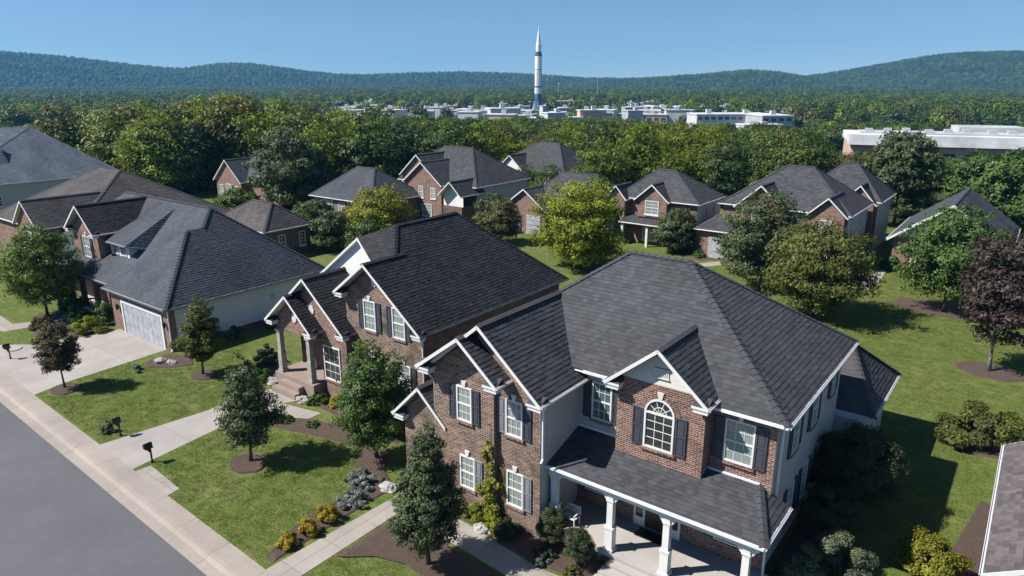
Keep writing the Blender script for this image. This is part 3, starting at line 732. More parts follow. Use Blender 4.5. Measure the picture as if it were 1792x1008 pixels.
# windows
win_sh(H, -16.0, 18.2, 3.88, .74, 1.42); win_sh(H, -13.8, 18.4, 3.86, .76, 1.42, l='shutter_pale', ll='sun-bleached pale shutter')
win_sh(H, -15.9, 18.2, 1.03, .74, 1.38, l=None, r='shutter_pale', rl='weathered pale shutter'); win_sh(H, -13.76, 18.4, 0.96, .76, 1.44, l='shutter_ochre', r='shutter_pale', ll='ochre stained shutter', rl='faded grey shutter')
win_sh(H, -11.68, 20.985, 4.1, .84, 1.52, key=False, glass='glass_teal'); win_sh(H, -6.52, 21.0, 4.12, 1.0, 1.54, sw=.38)
win_sh(H, -11.85, 21.0, 1.0, .85, 1.35, glass='glass_dark', sw=.34, key=False); win_sh(H, -6.5, 21.0, 1.0, 1.15, 1.35, glass='glass_dark', cols=4, key=False, sw=.36)
def arch_window(hs, x, y, z, w, hs_, rr):
    f = MB(); fr = frame_of('f', x, y, z); o_, u, up, n = fr; a = w / 2; c = .07
    f.fbox(fr, -a, -a + c, 0, hs_, 0, .06); f.fbox(fr, a - c, a, 0, hs_, 0, .06); f.fbox(fr, -a + c, a - c, 0, c, 0, .06); f.fbox(fr, -a + c, a - c, hs_ - .035, hs_ + .035, .012, .055)
    cen = o_ + up * hs_; th = np.linspace(0, math.pi, 15)
    def ring(m, r0, r1, c0, c1, st=1.0):
        for t0, t1 in zip(th, th[1:]):
            t1 = t0 + (t1 - t0) * st
            pt = lambda r_, t: cen + u * r_ * math.cos(t) + up * r_ * math.sin(t) + n * c0
            m.prism([pt(r0, t0), pt(r1, t0), pt(r1, t1), pt(r0, t1)], n * (c1 - c0))
    ring(f, a - c, a, 0, .06); ring(f, a * .45 - .012, a * .45 + .012, .012, .026)
    for t in np.linspace(0, math.pi, 6)[1:-1]:
        e = u * math.cos(t) + up * math.sin(t); s = np.cross(n, e) * .011; p0, p1 = cen + e * a * .1 + n * .012, cen + e * (a - c) + n * .012
        f.prism([p0 - s, p1 - s, p1 + s, p0 + s], n * .0135)
    for k in (1, 2): f.fbox(fr, -a + c + (w - 2 * c) * k / 3 - .011, -a + c + (w - 2 * c) * k / 3 + .011, c, hs_, .012, .026)
    for k in (1, 2, 3): f.fbox(fr, -a + c, a - c, c + (hs_ - c) * k / 4 - .011, c + (hs_ - c) * k / 4 + .011, .012, .0255)
    ob = build(f, 'arched_window', 'trim', hs)
    p = MB(); p.fbox(fr, -a + .03, a - .03, .03, hs_, .002, .0115)
    p.prism([cen + n * .002] + [cen + n * .002 + u * (a - .03) * math.cos(t) + up * (a - .03) * math.sin(t) for t in th], n * .0095); build(p, 'pane', 'glass_dark', ob)
    b = MB(); ring(b, a + .005, a + .2, 0, .028, .9); build(b, 'brick_arch', 'brick', ob)
    q = MB(); q.fbox(fr, -a - .08, a + .08, -.11, -.004, 0, .085); build(q, 'sill', 'brick', ob)
    q = MB(); q.prism([cen + u * s * wd + up * (a + hh) for s, wd, hh in ((-1, .06, 0), (1, .06, 0), (1, .12, .26), (-1, .12, .26))], n * .065); build(q, 'keystone', 'stone', ob)
arch_window(H, -9.1, 20.4, 4.02, 1.12, 1.34, .56)
for sx in (-9.9, -8.3): shutter(H, 'f', sx, 20.4, 4.02, .4, 1.42)
for y, z, ww, hh in ((23.2, 4.0, .8, 1.4), (25.6, 4.0, .8, 1.4), (28.2, 4.3, .6, 1.0), (23.4, 1.1, .8, 1.5), (25.2, 1.1, .8, 1.5), (27.2, 1.1, .8, 1.5)):
    window(H, 'r', -5.35, y, z, ww, hh, glass='glass_teal', key=False, fm='trim'); shutter(H, 'r', -5.35, y - ww / 2 - .19, z, .34, hh); shutter(H, 'r', -5.35, y + ww / 2 + .19, z, .34, hh)
downspout(H, -12.52, 18.36, 5.5, .12, -.2, 3.3); downspout(H, -5.26, 21.3, 6.0, .25, -.1, 3.1)
downspout(H, -5.28, 20.85, 2.9, .35, -.3, .1); downspout(H, -17.66, 18.34, 5.5, -.12, -.2, .1)
w = MB(); w.box(-12.66, 20.94, 3.58, -10.72, 21.02, 3.72); w.box(-7.5, 20.94, 3.58, -5.72, 21.0, 3.68); build(w, 'flashing', 'gutter', H)

# ================================================================== second house (black roof)
H = thing('brick_house', 'brick house with steep black roof and stepped front gables, behind the conical trees', 'house', (-26.5, 27, 0), 'houses on the near street')
w = MB(); gable_wall(w, -27.2, -21.85, -25.1, 22.0, 0, 6.1, 5.05, 7.7); build(w, 'front_wall', 'brick_worn', H)
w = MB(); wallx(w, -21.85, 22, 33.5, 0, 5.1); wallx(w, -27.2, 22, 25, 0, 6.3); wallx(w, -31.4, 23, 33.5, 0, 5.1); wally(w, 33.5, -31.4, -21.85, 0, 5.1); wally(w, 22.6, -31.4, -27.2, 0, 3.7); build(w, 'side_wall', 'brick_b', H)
w = MB(); w.poly([(-32.1, 21.6, 3.3), (-28.9, 21.6, 3.3), (-28.9, 21.6, 0), (-26.9, 21.6, 0), (-26.9, 21.6, 3.95), (-29.47, 21.6, 6.3), (-32.1, 21.6, 3.95)]); wallx(w, -28.9, 21.6, 23.2, 0, 3.4); wally(w, 23.2, -32.1, -28.9, 0, 3.6); wallx(w, -26.9, 21.6, 22.4, 0, 4); wallx(w, -32.1, 22.6, 23.2, 0, 4)
gable_wall(w, -32.2, -28.9, -30.55, 21.2, 3.3, 3.9, 3.75, 5.3); wallx(w, -32.2, 21.2, 21.6, 3.3, 3.9); wallx(w, -28.9, 21.2, 21.6, 3.3, 3.75); build(w, 'entry_wall', 'brick', H)
w = MB(); w.box(-32.2, 21.25, 3.25, -28.95, 23.2, 3.33); build(w, 'porch_ceiling', 'soffit', H)
w = MB(); w.poly([(-31.6, 24.3, 4.5), (-28.5, 24.3, 4.5), (-28.5, 24.3, 8.12), (-31.6, 24.3, 5.9)]); w.poly([(-28.5, 24.3, 4.5), (-26.0, 23.1, 4.5), (-26.0, 23.1, 7.3), (-28.5, 24.3, 8.12)]); build(w, 'gable_panel', 'siding_w', H)
r = Roof()
r.face([(-21.5, 21.45, 5.05), (-21.5, 33.9, 5.05), (-26.6, 29.8, 9.05), (-26.6, 25.1, 9.05), (-25.13, 23.55, 7.93), (-25.13, 21.45, 7.93)], 'ehhh.r')
r.face([(-27.45, 21.45, 6.18), (-25.13, 21.45, 7.93), (-25.13, 24.2, 7.93), (-27.45, 24.2, 6.18)], 'rh.e')
r.face([(-26.6, 25.1, 9.05), (-28.5, 24.1, 8.3), (-26.2, 23.0, 7.48), (-25.13, 23.55, 7.9)], '.r..')
r.face([(-26.6, 25.1, 9.05), (-26.6, 29.8, 9.05), (-31.7, 33.9, 5.05), (-31.9, 24.1, 5.78), (-28.5, 24.1, 8.3)], '..er.')
r.face([(-21.5, 33.9, 5.05), (-31.7, 33.9, 5.05), (-26.6, 29.8, 9.05)], 'e')
r.gable(-32.5, -26.52, -29.47, 21.1, 23.9, 4.02, 4.02, 6.55); r.gable(-32.5, -28.62, -30.55, 20.7, 23, 3.88, 3.78, 5.52)
eave_return(r, -21.52, 21.45, 5.05, -1); eave_return(r, -27.43, 21.45, 6.18, 1); eave_return(r, -26.55, 21.1, 4.02, -1); eave_return(r, -28.65, 20.7, 3.78, -1); eave_return(r, -32.48, 20.7, 3.88, 1)
r.done(H, 'roof_black', eave='gutter_dark', gut='gutter_dark')
for x, z in ((-25.42, 4.38), (-23.4, 4.38), (-23.15, 1.55), (-25.5, 1.5)): win_sh(H, x, 22.0, z, .84, 1.54)
window(H, 'f', -28.1, 21.6, 1.1, 1.3, 1.9, glass='glass_dark', key=False)
m = MB(); m.box(-30.9, 23.1, .82, -29.95, 23.19, 2.95); dr = build(m, 'front_door', 'door', H); q = MB(); q.box(-30.05, 23.06, 1.75, -30.0, 23.1, 1.95); build(q, 'handle', 'gutter', dr)
for x in (-31.95, -29.4):
    m = MB()
    for hw, z0, z1 in ((.2, .8, .95), (.16, .95, 2.0), (.135, 2.0, 3.2), (.19, 3.2, 3.32)): m.box(x - hw, 21.2 - hw, z0, x + hw, 21.2 + hw, z1)
    build(m, 'porch_column', 'post_stone', H)
m = MB(); m.box(-32.3, 20.9, 0, -28.95, 23.15, .8); m.box(-31.6, 20.55, 0, -29.8, 20.9, .55); m.box(-31.7, 20.2, 0, -29.7, 20.55, .3); build(m, 'front_steps', 'porch_tan', H)
m = MB(); fr = frame_of('f', -25.0, 22.0, 6.72); m.fbox(fr, -.13, .13, 0, .36, 0, .05); m.fbox(fr, -.17, .17, .36, .42, 0, .06); build(m, 'gable_vent', 'stone', H)
for x, y, z in ((-29.5, 21.6, 4.75), (-30.5, 21.2, 4.2)):
    m = MB(); t = np.linspace(0, 2 * math.pi, 14, endpoint=False); m.prism([(x + .2 * math.cos(a), y, z + .26 * math.sin(a)) for a in t], (0, -.05, 0)); build(m, 'gable_vent', 'stone', H)
downspout(H, -21.78, 21.9, 5.0, .25, -.1); 

# ================================================================== third house (double garage)
H = thing('garage_house', 'low slate-roofed house with wide grey garage door and long pale side wall', 'house', (-50, 25, 0), 'houses on the near street')
w = MB(); wally(w, 19.95, -49.25, -41.65, 0, 2.8); wallx(w, -49.25, 19.95, 23, 0, 2.8); wally(w, 21.9, -63, -49.25, 0, 2.9); w.box(-41.75, 19.93, 0, -41.63, 20.35, 2.8)
build(w, 'brick_wall', 'brick', H)
w = MB(); wallx(w, -41.65, 20.35, 31.6, 0.35, 2.8); wally(w, 31.6, -63, -41.65, 0, 2.8); build(w, 'siding_wall', 'siding_w', H)
w = MB(); wallx(w, -41.64, 20.35, 31.6, -.05, .36); build(w, 'foundation', 'brick_b', H)
w = MB(); gable_wall(w, -57.4, -53.45, -55.3, 21.4, 3.3, 5.75, 5.7, 7.35); wallx(w, -53.45, 21.4, 24.2, 3.3, 5.75); wallx(w, -57.4, 21.4, 24.2, 3.3, 5.75); build(w, 'gable_wall', 'brick', H)
r = Roof()
r.face([(-41.3, 19.6, 2.85), (-41.3, 32, 2.85), (-46.6, 26.3, 7.7), (-45.4, 24.9, 6.6), (-45.4, 23.75, 6.6)], 'ehh.h')
r.face([(-49.6, 19.6, 2.85), (-41.3, 19.6, 2.85), (-45.4, 23.75, 6.6)], 'e..')
r.face([(-49.6, 25.5, 2.85), (-49.6, 19.6, 2.85), (-45.4, 23.75, 6.6), (-45.4, 25.5, 6.6)], 'e')
r.face([(-63.5, 20.2, 2.85), (-45.4, 20.2, 2.85), (-45.4, 24.92, 6.6), (-46.6, 26.3, 7.7), (-58.7, 26.3, 7.7)], '...h')
r.edge(V3((-58, 20.2, 2.85)), V3((-49.6, 20.2, 2.85)), V3((-52, 25, 5)), 'e')
r.face([(-63.5, 32, 2.85), (-63.5, 20.2, 2.85), (-58.7, 26.3, 7.7)], 'e'); r.face([(-41.3, 32, 2.85), (-63.5, 32, 2.85), (-58.7, 26.3, 7.7), (-46.6, 26.3, 7.7)], 'e')
r.face([(-53.2, 21.65, 5.25), (-49.9, 21.65, 5.25), (-50.4, 26.2, 7.5), (-52.7, 26.2, 7.5)], 'e...'); r.face([(-49.9, 21.65, 5.25), (-49.4, 22.9, 4.95), (-50.4, 26.2, 7.5)], 'e'); r.face([(-53.2, 21.65, 5.25), (-53.7, 22.9, 4.95), (-52.7, 26.2, 7.5)], 'e')
r.done(H, 'roof_slate', eave='gutter', gut='gutter_dark')
r = Roof(); r.gable(-57.75, -53.1, -55.3, 20.95, 27, 5.78, 5.74, 7.65); eave_return(r, -53.12, 20.95, 5.74, -1); eave_return(r, -57.73, 20.95, 5.78, 1); r.done(H, 'roof_black', 'gable_roof')
w = MB(); wally(w, 22.0, -52.9, -50.2, 4.2, 5.25); wallx(w, -50.2, 22.0, 23.4, 4.2, 5.25); wallx(w, -52.9, 22.0, 23.4, 4.2, 5.25); build(w, 'dormer_wall', 'siding_w', H)
for x in (-52.2, -51.0): window(H, 'f', x, 22.0, 4.36, .85, .82, glass='glass_dark', key=False, sill=False, sash=True)
win_sh(H, -55.3, 21.4, 3.75, 1.1, 1.6, key=True)
for x in (-56.6, -54.4, -51.5): window(H, 'f', x, 21.9, .7, .9, 1.5, glass='glass_dark', key=False)
for x in (-57.6, -55.4, -53.2, -51.0):
    m = MB(); m.box(x - .16, 20.5, 0, x + .16, 20.8, 2.75); build(m, 'porch_column', 'brick_b', H)
m = MB(); m.box(-58, 20.4, 0, -49.3, 21.9, .25); build(m, 'porch_floor', 'porch', H)
m = MB(); fr = frame_of('f', -45.1, 19.95, 0); m.fbox(fr, -2.5, 2.5, 0.01, 2.1, 0, .03)
for i in range(4):
    for k in range(8): m.fbox(fr, -2.44 + .61 * k, -1.91 + .61 * k, .07 + .52 * i, .49 + .52 * i, .03, .039)
g = build(m, 'garage_door', 'garage', H)
m = MB(); m.fbox(fr, -2.68, -2.5, 0, 2.3, 0, .08); m.fbox(fr, 2.5, 2.68, 0, 2.3, 0, .08); m.fbox(fr, -2.5, 2.5, 2.1, 2.3, 0, .08); build(m, 'door_frame', 'trim', g)
for x in (-48.25, -42.1):
    m = MB(); m.lathe((x, 19.82, 1.55), [(.03, -.1), (.09, 0), (.11, .22), (.13, .24), (.02, .36)], 6); m.box(x - .03, 19.8, 1.72, x + .03, 19.95, 1.78); build(m, 'wall_lantern', 'metal_dark', H)
downspout(H, -41.6, 19.9, 2.8, .2, -.1); m = MB(); m.box(-41.65, 27.2, 1.6, -41.62, 27.5, 2.0); build(m, 'wall_vent', 'grey_bldg', H)

# ================================================================== simpler houses further off
def far_house(name, label, loc, main, roofm, wallm, sidem, gables=(), wins=(), group='houses on the far street', gab_wall='brick', extra=None, lift=0.018):
    h = thing(name, label, 'house', loc, group)
    x0, x1, y0, y1, z, rx0, rx1, ry, zr = main[:9]; o = 0.35
    w = MB(); wally(w, y0 + o, x0 + o, x1 - o, 0, z); build(w, 'front_wall', wallm, h)
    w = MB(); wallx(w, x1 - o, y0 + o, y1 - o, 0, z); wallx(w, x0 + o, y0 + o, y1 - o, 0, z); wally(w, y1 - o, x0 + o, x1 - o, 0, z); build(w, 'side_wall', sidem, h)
    r = Roof(lift=lift, gut=True, tab=1.5); r.hip(x0, x1, y0, y1, z, rx0, rx1, ry, zr, main[9] if len(main) > 9 else None)
    gw = MB()
    for (ga, gb, yf, ge, gzr, yb, zb) in gables:
        gc = (ga + gb) / 2; r.gable(ga, gb, gc, yf, yb, ge, ge, gzr); k = (gzr - ge) / (gc - ga)
        gable_wall(gw, ga + .3, gb - .3, gc, yf + .3, zb, ge + .3 * k - .1, ge + .3 * k - .1, gzr - .12)
        wallx(gw, gb - .3, yf + .3, yb, zb, ge + .1); wallx(gw, ga + .3, yf + .3, yb, zb, ge + .1)
    if gables: build(gw, 'gable_wall', gab_wall, h)
    if extra: extra(r, h)
    r.done(h, roofm)
    for q in wins:
        face, x, y, z_, ww, hh = q[:6]; gl = q[6] if len(q) > 6 else 'glass'
        window(h, face, x, y, z_, ww, hh, glass=gl, key=False, detail=False, sill=True, cols=2)
    return h
far_house('brick_house', 'brown-grey roofed house at far left with a front gable, behind the slate garage house', (-72, 28, 0), (-82, -64.3, 23.5, 39, 3.6, -75.3, -71.3, 31.6, 8.0), 'roof_brown', 'brick', 'siding_w',
          [(-71.6, -66.4, 22.0, 4.3, 6.5, 28.5, 0)], [('f', -69, 22.3, 3.0, 1.4, 1.3), ('f', -69, 22.3, .8, 1.6, 1.3)], 'houses on the near street')
def h5x(r, h):
    r.gable(-109.5, -104.2, -106.9, 22.8, 33, 6.2, 6.2, 8.6)
far_house('pale_house', 'large blue-grey roofed pale house cut by the left edge', (-113, 34, 0), (-124, -100.6, 24, 45, 4.2, -113.5, -111.5, 31, 10.2, 38.5), 'roof_blue', 'siding_w', 'siding_g', [(-121, -113, 22.5, 4.3, 8.5, 32, 0)], [('r', -100.95, 30, 1.5, 1, 1.4, 'glass_dark'), ('r', -100.95, 38, 1.5, 1, 1.4, 'glass_dark')], 'houses on the near street', 'siding_w', h5x)
far_house('brick_house', 'single-storey house with a mossy brown hip roof behind the slate garage house', (-60, 39, 0), (-66, -56.6, 36.9, 42.6, 2.8, -62.0, -59.0, 39.6, 5.0), 'roof_brown', 'brick_b', 'brick_b', (), [('r', -56.95, 39.0, .8, .8, 1.4, 'glass_dark'), ('r', -56.95, 41.3, .8, .7, 1.4, 'glass_dark')])
far_house('brick_house', 'small brick house with one front gable, half hidden by a dark round tree', (-88, 57, 0), (-92, -79, 54.5, 63, 3.1, -88, -84, 58.6, 6.9), 'roof_slate', 'brick', 'brick_b', [(-92.8, -86.2, 53.4, 3.0, 5.9, 59, 0)], [('f', -91.3, 53.7, .5, .9, 1.9), ('f', -89.5, 53.7, .4, 1.3, 2.2), ('f', -87.5, 53.7, .5, .9, 1.9)])
far_house('brick_house', 'single-storey hip-roofed house with white-framed front windows, above the gold tree', (-66, 58, 0), (-71.7, -60.4, 53.5, 62.5, 2.8, -67.7, -64.6, 58.0, 6.1), 'roof_slate', 'brick', 'brick_b', (), [('f', -70.3, 53.85, .4, .9, 2.0), ('f', -68.4, 53.85, .3, 1.6, 2.2), ('f', -66.1, 53.85, .4, 1.2, 2.0), ('f', -63.6, 53.85, .4, 1.2, 2.0)])
def m3x(r, h):
    r.gable(-55.8, -52.3, -54.0, 59.5, 64, 3.6, 3.6, 5.2); w = MB(); gable_wall(w, -55.6, -52.6, -54.0, 60.3, 2.3, 3.7, 3.7, 4.9); build(w, 'entry_panel', 'siding_w', h)
    w = MB(); w.box(-55.6, 60.1, 0, -52.65, 63, 2.3); build(w, 'entry_wall', 'brick_b', h)
far_house('brick_house', 'big two-storey brick house with patchy grey roof and plain pale side wall', (-59, 67, 0), (-65.5, -52.4, 62.5, 73.4, 4.3, -62.3, -57.6, 68, 8.2), 'roof_grey', 'brick', 'siding_g', [(-64.6, -58.6, 62.0, 5.0, 7.6, 68, 0), (-63.2, -56.6, 61.0, 4.3, 6.9, 67, 0)],
          [('f', -62.2, 61.3, 2.6, .7, 1.3, 'glass_teal'), ('f', -60.2, 61.3, 2.6, .8, 1.4), ('f', -58.2, 61.3, 2.6, .8, 1.3), ('f', -61.5, 61.3, .5, 1.0, 1.3), ('f', -59.3, 61.3, .4, 1.6, 1.5)], extra=m3x)
far_house('brick_house', 'grey-roofed house almost buried among trees, beyond the patchy grey roof', (-59, 86, 0), (-66, -53, 82, 93, 4.0, -61, -57.5, 87.5, 7.5), 'roof_grey', 'siding_w', 'siding_w', [(-64, -59.5, 81, 4.0, 6.0, 87, 0)], [('f', -61.7, 81.3, 2.0, 1, 1.3)], gab_wall='siding_w')
def m5x(r, h):
    for x in (-46.3, -43.6):
        m = MB(); m.box(x - .95, 61.5, .02, x + .95, 61.58, 2.2)
        for i in range(4): m.box(x - .88, 61.46, .08 + .53 * i, x + .88, 61.5, .53 + .53 * i)
        build(m, 'garage_door', 'garage', h)
far_house('garage_house', 'low gabled house with two white garage doors beside the lime green tree', (-42, 66, 0), (-46, -35, 62.3, 72, 2.9, -43.5, -39, 67, 6.4), 'roof_grey', 'brick', 'siding_w', [(-47.9, -41.8, 61.3, 2.75, 5.0, 67, 0)], (), extra=m5x)
def m6x(r, h):
    r.face([(-34.3, 63.6, 2.35), (-28.4, 63.6, 2.35), (-28.4, 65.4, 2.95), (-34.3, 65.4, 2.95)], 'er.r')
    for x in (-34, -31.2, -28.7):
        m = MB(); m.box(x - .12, 63.75, 0, x + .12, 64, 2.3); build(m, 'porch_column', 'trim', h)
far_house('brick_house', 'two-storey house with pale side wall, small centre gable and front porch', (-31, 68, 0), (-35.6, -26.3, 65, 71.8, 4.65, -32.4, -30.5, 68.3, 7.4), 'roof_grey', 'brick', 'siding', [(-33.1, -29.3, 64.4, 4.65, 6.3, 68, 2.9), (-36.4, -33.9, 64.2, 4.5, 5.9, 67.5, 0)],
          [('f', -31.2, 64.7, 3.2, 1.5, 1.4), ('f', -31.6, 65.33, .4, 1.6, 1.7), ('r', -26.65, 67.6, 3.0, .6, 1.0, 'glass_dark'), ('r', -26.65, 69.7, 3.0, .6, 1.0, 'glass_dark')], extra=m6x)
def m7x(r, h):
    r.face([(-26.0, 63.2, 2.7), (-19.5, 63.2, 2.7), (-20.5, 65.5, 4.1), (-23.6, 67.5, 4.6)], 'e..r'); r.face([(-26.0, 70, 2.7), (-26.0, 63.2, 2.7), (-23.6, 67.5, 4.6), (-23.6, 70, 4.6)], 'e')
    w = MB(); w.box(-25.6, 63.6, 0, -19.9, 68, 2.65); build(w, 'garage_wall', 'brick', h); m = MB(); m.box(-24.6, 63.52, .02, -21.2, 63.59, 2.1); build(m, 'garage_door', 'garage', h)
far_house('brick_house', 'wide two-storey house with front gables and garage wing behind the pair of yard trees', (-18.5, 69, 0), (-24.4, -12.6, 64.8, 73.6, 5.1, -19.6, -17.3, 69.2, 8.6), 'roof_grey', 'brick', 'siding_g', [(-22.6, -17.9, 64.0, 5.1, 7.2, 69, 0), (-16.2, -12.8, 64.2, 5.0, 6.6, 69, 0)],
          [('f', -20.3, 64.3, 3.3, 1.3, 1.4), ('f', -14.6, 64.5, 3.2, 1.0, 1.4), ('f', -14.6, 64.5, .7, 1.0, 1.5), ('r', -12.95, 67, 3.2, .7, 1.2, 'glass_dark'), ('r', -12.95, 70.5, 3.2, .7, 1.2, 'glass_dark')], extra=m7x)
far_house('brick_house', 'two-storey house set back at the right end of the far row', (-16, 78.5, 0), (-20.5, -12.1, 74.8, 82.5, 5.0, -16.6, -15.4, 78.6, 8.2), 'roof_grey', 'brick', 'siding_g', [(-15.6, -12.4, 74.0, 4.8, 6.6, 78.5, 0)], [('f', -14, 74.3, 3, .9, 1.3), ('r', -12.45, 78, 3, .7, 1.2, 'glass_dark')])
H = thing('brick_house', 'brick house with broad front gable behind the tall yard tree at the right', 'house', (-5.5, 76, 0), 'houses on the far street')
w = MB(); gable_wall(w, -9.9, -1.6, -5.75, 69.9, 0, 2.9, 2.9, 5.85); build(w, 'brick_wall', 'brick', H)
w = MB(); wallx(w, -9.9, 69.9, 81.5, 0, 2.85); wallx(w, -1.6, 69.9, 81.5, 0, 2.85); wally(w, 81.5, -9.9, -1.6, 0, 2.85); build(w, 'side_wall', 'brick_b', H)
w = MB(); w.poly([(-9.5, 69.88, 3.05), (-2.0, 69.88, 3.05), (-5.75, 69.88, 5.8)]); build(w, 'gable_panel', 'siding', H)
r = Roof(board=.24); r.gable(-10.4, -1.1, -5.75, 69.4, 82, 2.75, 2.75, 6.2, back=True); r.done(H, 'roof_slate')
for x in (-7.8, -4): window(H, 'f', x, 69.9, .8, 1.1, 1.6, key=False, detail=False)
H = thing('mauve_roofed_house', 'house at the lower right corner showing only a mauve-grey shingle roof slope', 'house', (5, 26, 0), 'houses on the near street')
w = MB(); w.box(.85, 22.1, 0, 10, 30.4, 2.75); build(w, 'brick_wall', 'brick_b', H)
r = Roof(board=.16); r.face([(.5, 21.5, 2.85), (5.5, 21.5, 5.9), (5.5, 30.7, 5.9), (.5, 30.7, 2.85)], 'rhre'); r.face([(10.5, 21.5, 2.85), (10.5, 30.7, 2.85), (5.5, 30.7, 5.9), (5.5, 21.5, 5.9)], 'er.r'); r.done(H, 'roof_mauve')
w = MB(); gable_wall(w, .85, 10, 5.4, 22.08, 2.75, 2.95, 2.95, 5.6); gable_wall(w, .85, 10, 5.4, 30.42, 2.75, 2.95, 2.95, 5.6); build(w, 'gable_wall', 'siding', H)

# ------------------------------------------------------------------ plants
def leaf_mesh(name, C, Rc, n, size, mt, seed, origin_axis=(0, 0, 0), flat=0.8, jitter=0.36, updown=0.3, fill=0.55):
    """n leaf quads scattered through clumps at C with radii Rc; 'tint' is each leaf's own colour"""
    rg = np.random.default_rng(seed)
    C = np.asarray(C, float); Rc = np.asarray(Rc, float)
    pr = Rc ** 2; pr /= pr.sum(); k = rg.choice(len(C), n, p=pr)
    d = rg.normal(0, 1, (n, 3)); d /= np.linalg.norm(d, axis=1)[:, None]
    rad = rg.random(n) ** fill
    off = d * (rad * Rc[k])[:, None]; off[:, 2] *= flat
    P = C[k] + off
    cen = np.array(origin_axis, float)
    out = P - cen; out[:, 2] *= 0.6; out /= np.linalg.norm(out, axis=1)[:, None] + 1e-6
    nr = out * 0.5 + d * 0.5 + rg.normal(0, jitter, (n, 3)) + np.array([0, 0, updown]); nr /= np.linalg.norm(nr, axis=1)[:, None]
    t = np.cross(nr, rg.normal(0, 1, (n, 3))); t /= np.linalg.norm(t, axis=1)[:, None] + 1e-9; b = np.cross(nr, t)
    s = size * (0.6 + 0.8 * rg.random(n)); a = s[:, None] * t; bb = (s * 0.62)[:, None] * b
    bend = nr * (s * 0.18)[:, None]
    v = np.stack([P - a, P - bb * 0.9 + bend, P + a, P + bb * 0.9 + bend], 1).reshape(-1, 3)
    me = bpy.data.meshes.new(name)
    me.vertices.add(4 * n); me.vertices.foreach_set('co', v.ravel())
    me.loops.add(4 * n); me.loops.foreach_set('vertex_index', np.arange(4 * n))
    me.polygons.add(n); me.polygons.foreach_set('loop_start', np.arange(0, 4 * n, 4)); me.polygons.foreach_set('loop_total', np.full(n, 4))
    ct = rg.random(len(C)); tint = np.clip(0.5 * ct[k] + 0.5 * rg.random(n) + rg.normal(0, 0.08, n), 0, 1)
    at = me.attributes.new('tint', 'FLOAT', 'FACE'); at.data.foreach_set('value', tint.astype(np.float32))
    me.materials.append(M[mt]); me.update(calc_edges=True)
    return me
PROF = {'cone': lambda t: (0.30 + 0.70 * min(1, t / 0.22)) * (1 - max(0, t - 0.22) / 0.78) ** 0.72 + 0.04,
        'egg': lambda t: math.sin(math.pi * min(1, 0.10 + 0.86 * t) ** 0.8) ** 0.62,
        'round': lambda t: math.sqrt(max(0.02, 1 - (2 * t - 0.92) ** 2 * 0.98)),
        'vase': lambda t: 0.35 + 0.65 * math.sin(math.pi * (0.08 + 0.8 * t) ** 1.0) ** 0.7}
def tree_meshes(name, seed, h, th, rad, prof, levels, leaf, n, mt, bark='bark', clump=0.22, tr=None, lean=0.02, up=0.45, skew=0.12, twigs=True, leafkw={}):
    """crown and trunk meshes of one tree about its foot"""
    rg = random.Random(seed); f = PROF[prof]; C, Rc = [], []; tm = MB()
    tr = tr or max(0.05, h * 0.014)
    ax = lambda z: np.array([lean * z + 0.02 * h * math.sin(z / h * 3 + seed), 0.02 * h * math.sin(z / h * 2.2 + seed * 2), z])
    top = h * 0.93
    tm.tube([ax(z) for z in np.linspace(-0.05, top, 8)], [tr * 1.5] + [tr * (1 - 0.85 * k / 7) for k in range(1, 8)], 7)
    sk = rg.uniform(0, 6.28)
    for i in range(levels):
        t = (i + rg.uniform(-.3, .3) + .5) / levels; t = min(max(t, 0.01), 0.97); z = th + (h - th) * t
        R0 = rad * f(t); nb = max(4, int(round(3.5 + R0 / rad * 4.5)))
        a0 = rg.uniform(0, 6.28)
        for k in range(nb):
            a = a0 + 6.283 * k / nb + rg.uniform(-.35, .35)
            L = R0 * rg.uniform(0.72, 1.08) * (1 + skew * math.cos(a - sk))
            zs = z - up * L * 0.6; zs = max(zs, th * 0.85); p0 = ax(zs)
            p1 = ax(z) + np.array([math.cos(a) * L, math.sin(a) * L, rg.uniform(-.1, .25) * L])
            mid = (p0 + p1) / 2 + np.array([0, 0, 0.08 * L])
            tm.tube([p0, mid, p1 * 0.9 + p0 * 0.1], [tr * .38 * (1 - t * .6), tr * .22, tr * .08], 4, cap=False)
            m = max(1, int(L / (rad * clump * .8) + 0.6))
            side = np.array([-math.sin(a), math.cos(a), 0])
            for s in range(m):
                q = 1 - s * 0.8 / max(m, 1) * 0.95; c = p0 + (p1 - p0) * q; c[2] += 0.08 * L * math.sin(q * 3.1)
                for sg in ((0,) if s == 0 else (-1, 1)):        # side twigs leave the limb left and right
                    w_ = sg * rg.uniform(.3, 1.0) * clump * rad * (1.1 - .4 * q) * 1.2
                    tip = c + side * w_ + np.array([rg.gauss(0, .04) * rad, rg.gauss(0, .04) * rad, rg.uniform(-.06, .05) * rad])
                    if twigs and sg: tm.tube([c, tip], [tr * .09, tr * .03], 3, cap=False)
                    C.append(tip); Rc.append(rad * clump * rg.uniform(.5, 1.15) * (0.6 + .4 * R0 / rad))
    C.append(ax(h * 0.975)); Rc.append(rad * clump * .42)
    me = leaf_mesh(name + '_crown', C, Rc, n, leaf, mt, seed, (0, 0, th + (h - th) * 0.4), **leafkw)
    return me, tm, bark
def tree(label, x, y, h, th, rad, prof, levels, leaf, n, mt, seed, name='tree', cat='tree', group=None, z=0.0, bark='bark', rot=None, **k):
    t = thing(name, label, cat, (x, y, z), group)
    me, tm, bk = tree_meshes(name, seed, h, th, rad, prof, levels, leaf, n, mt, bark, **k)
    c = link('crown', me, t)
    tb = build(tm, 'trunk', bk, t, origin=(0, 0, 0), smooth=True); 
    return t
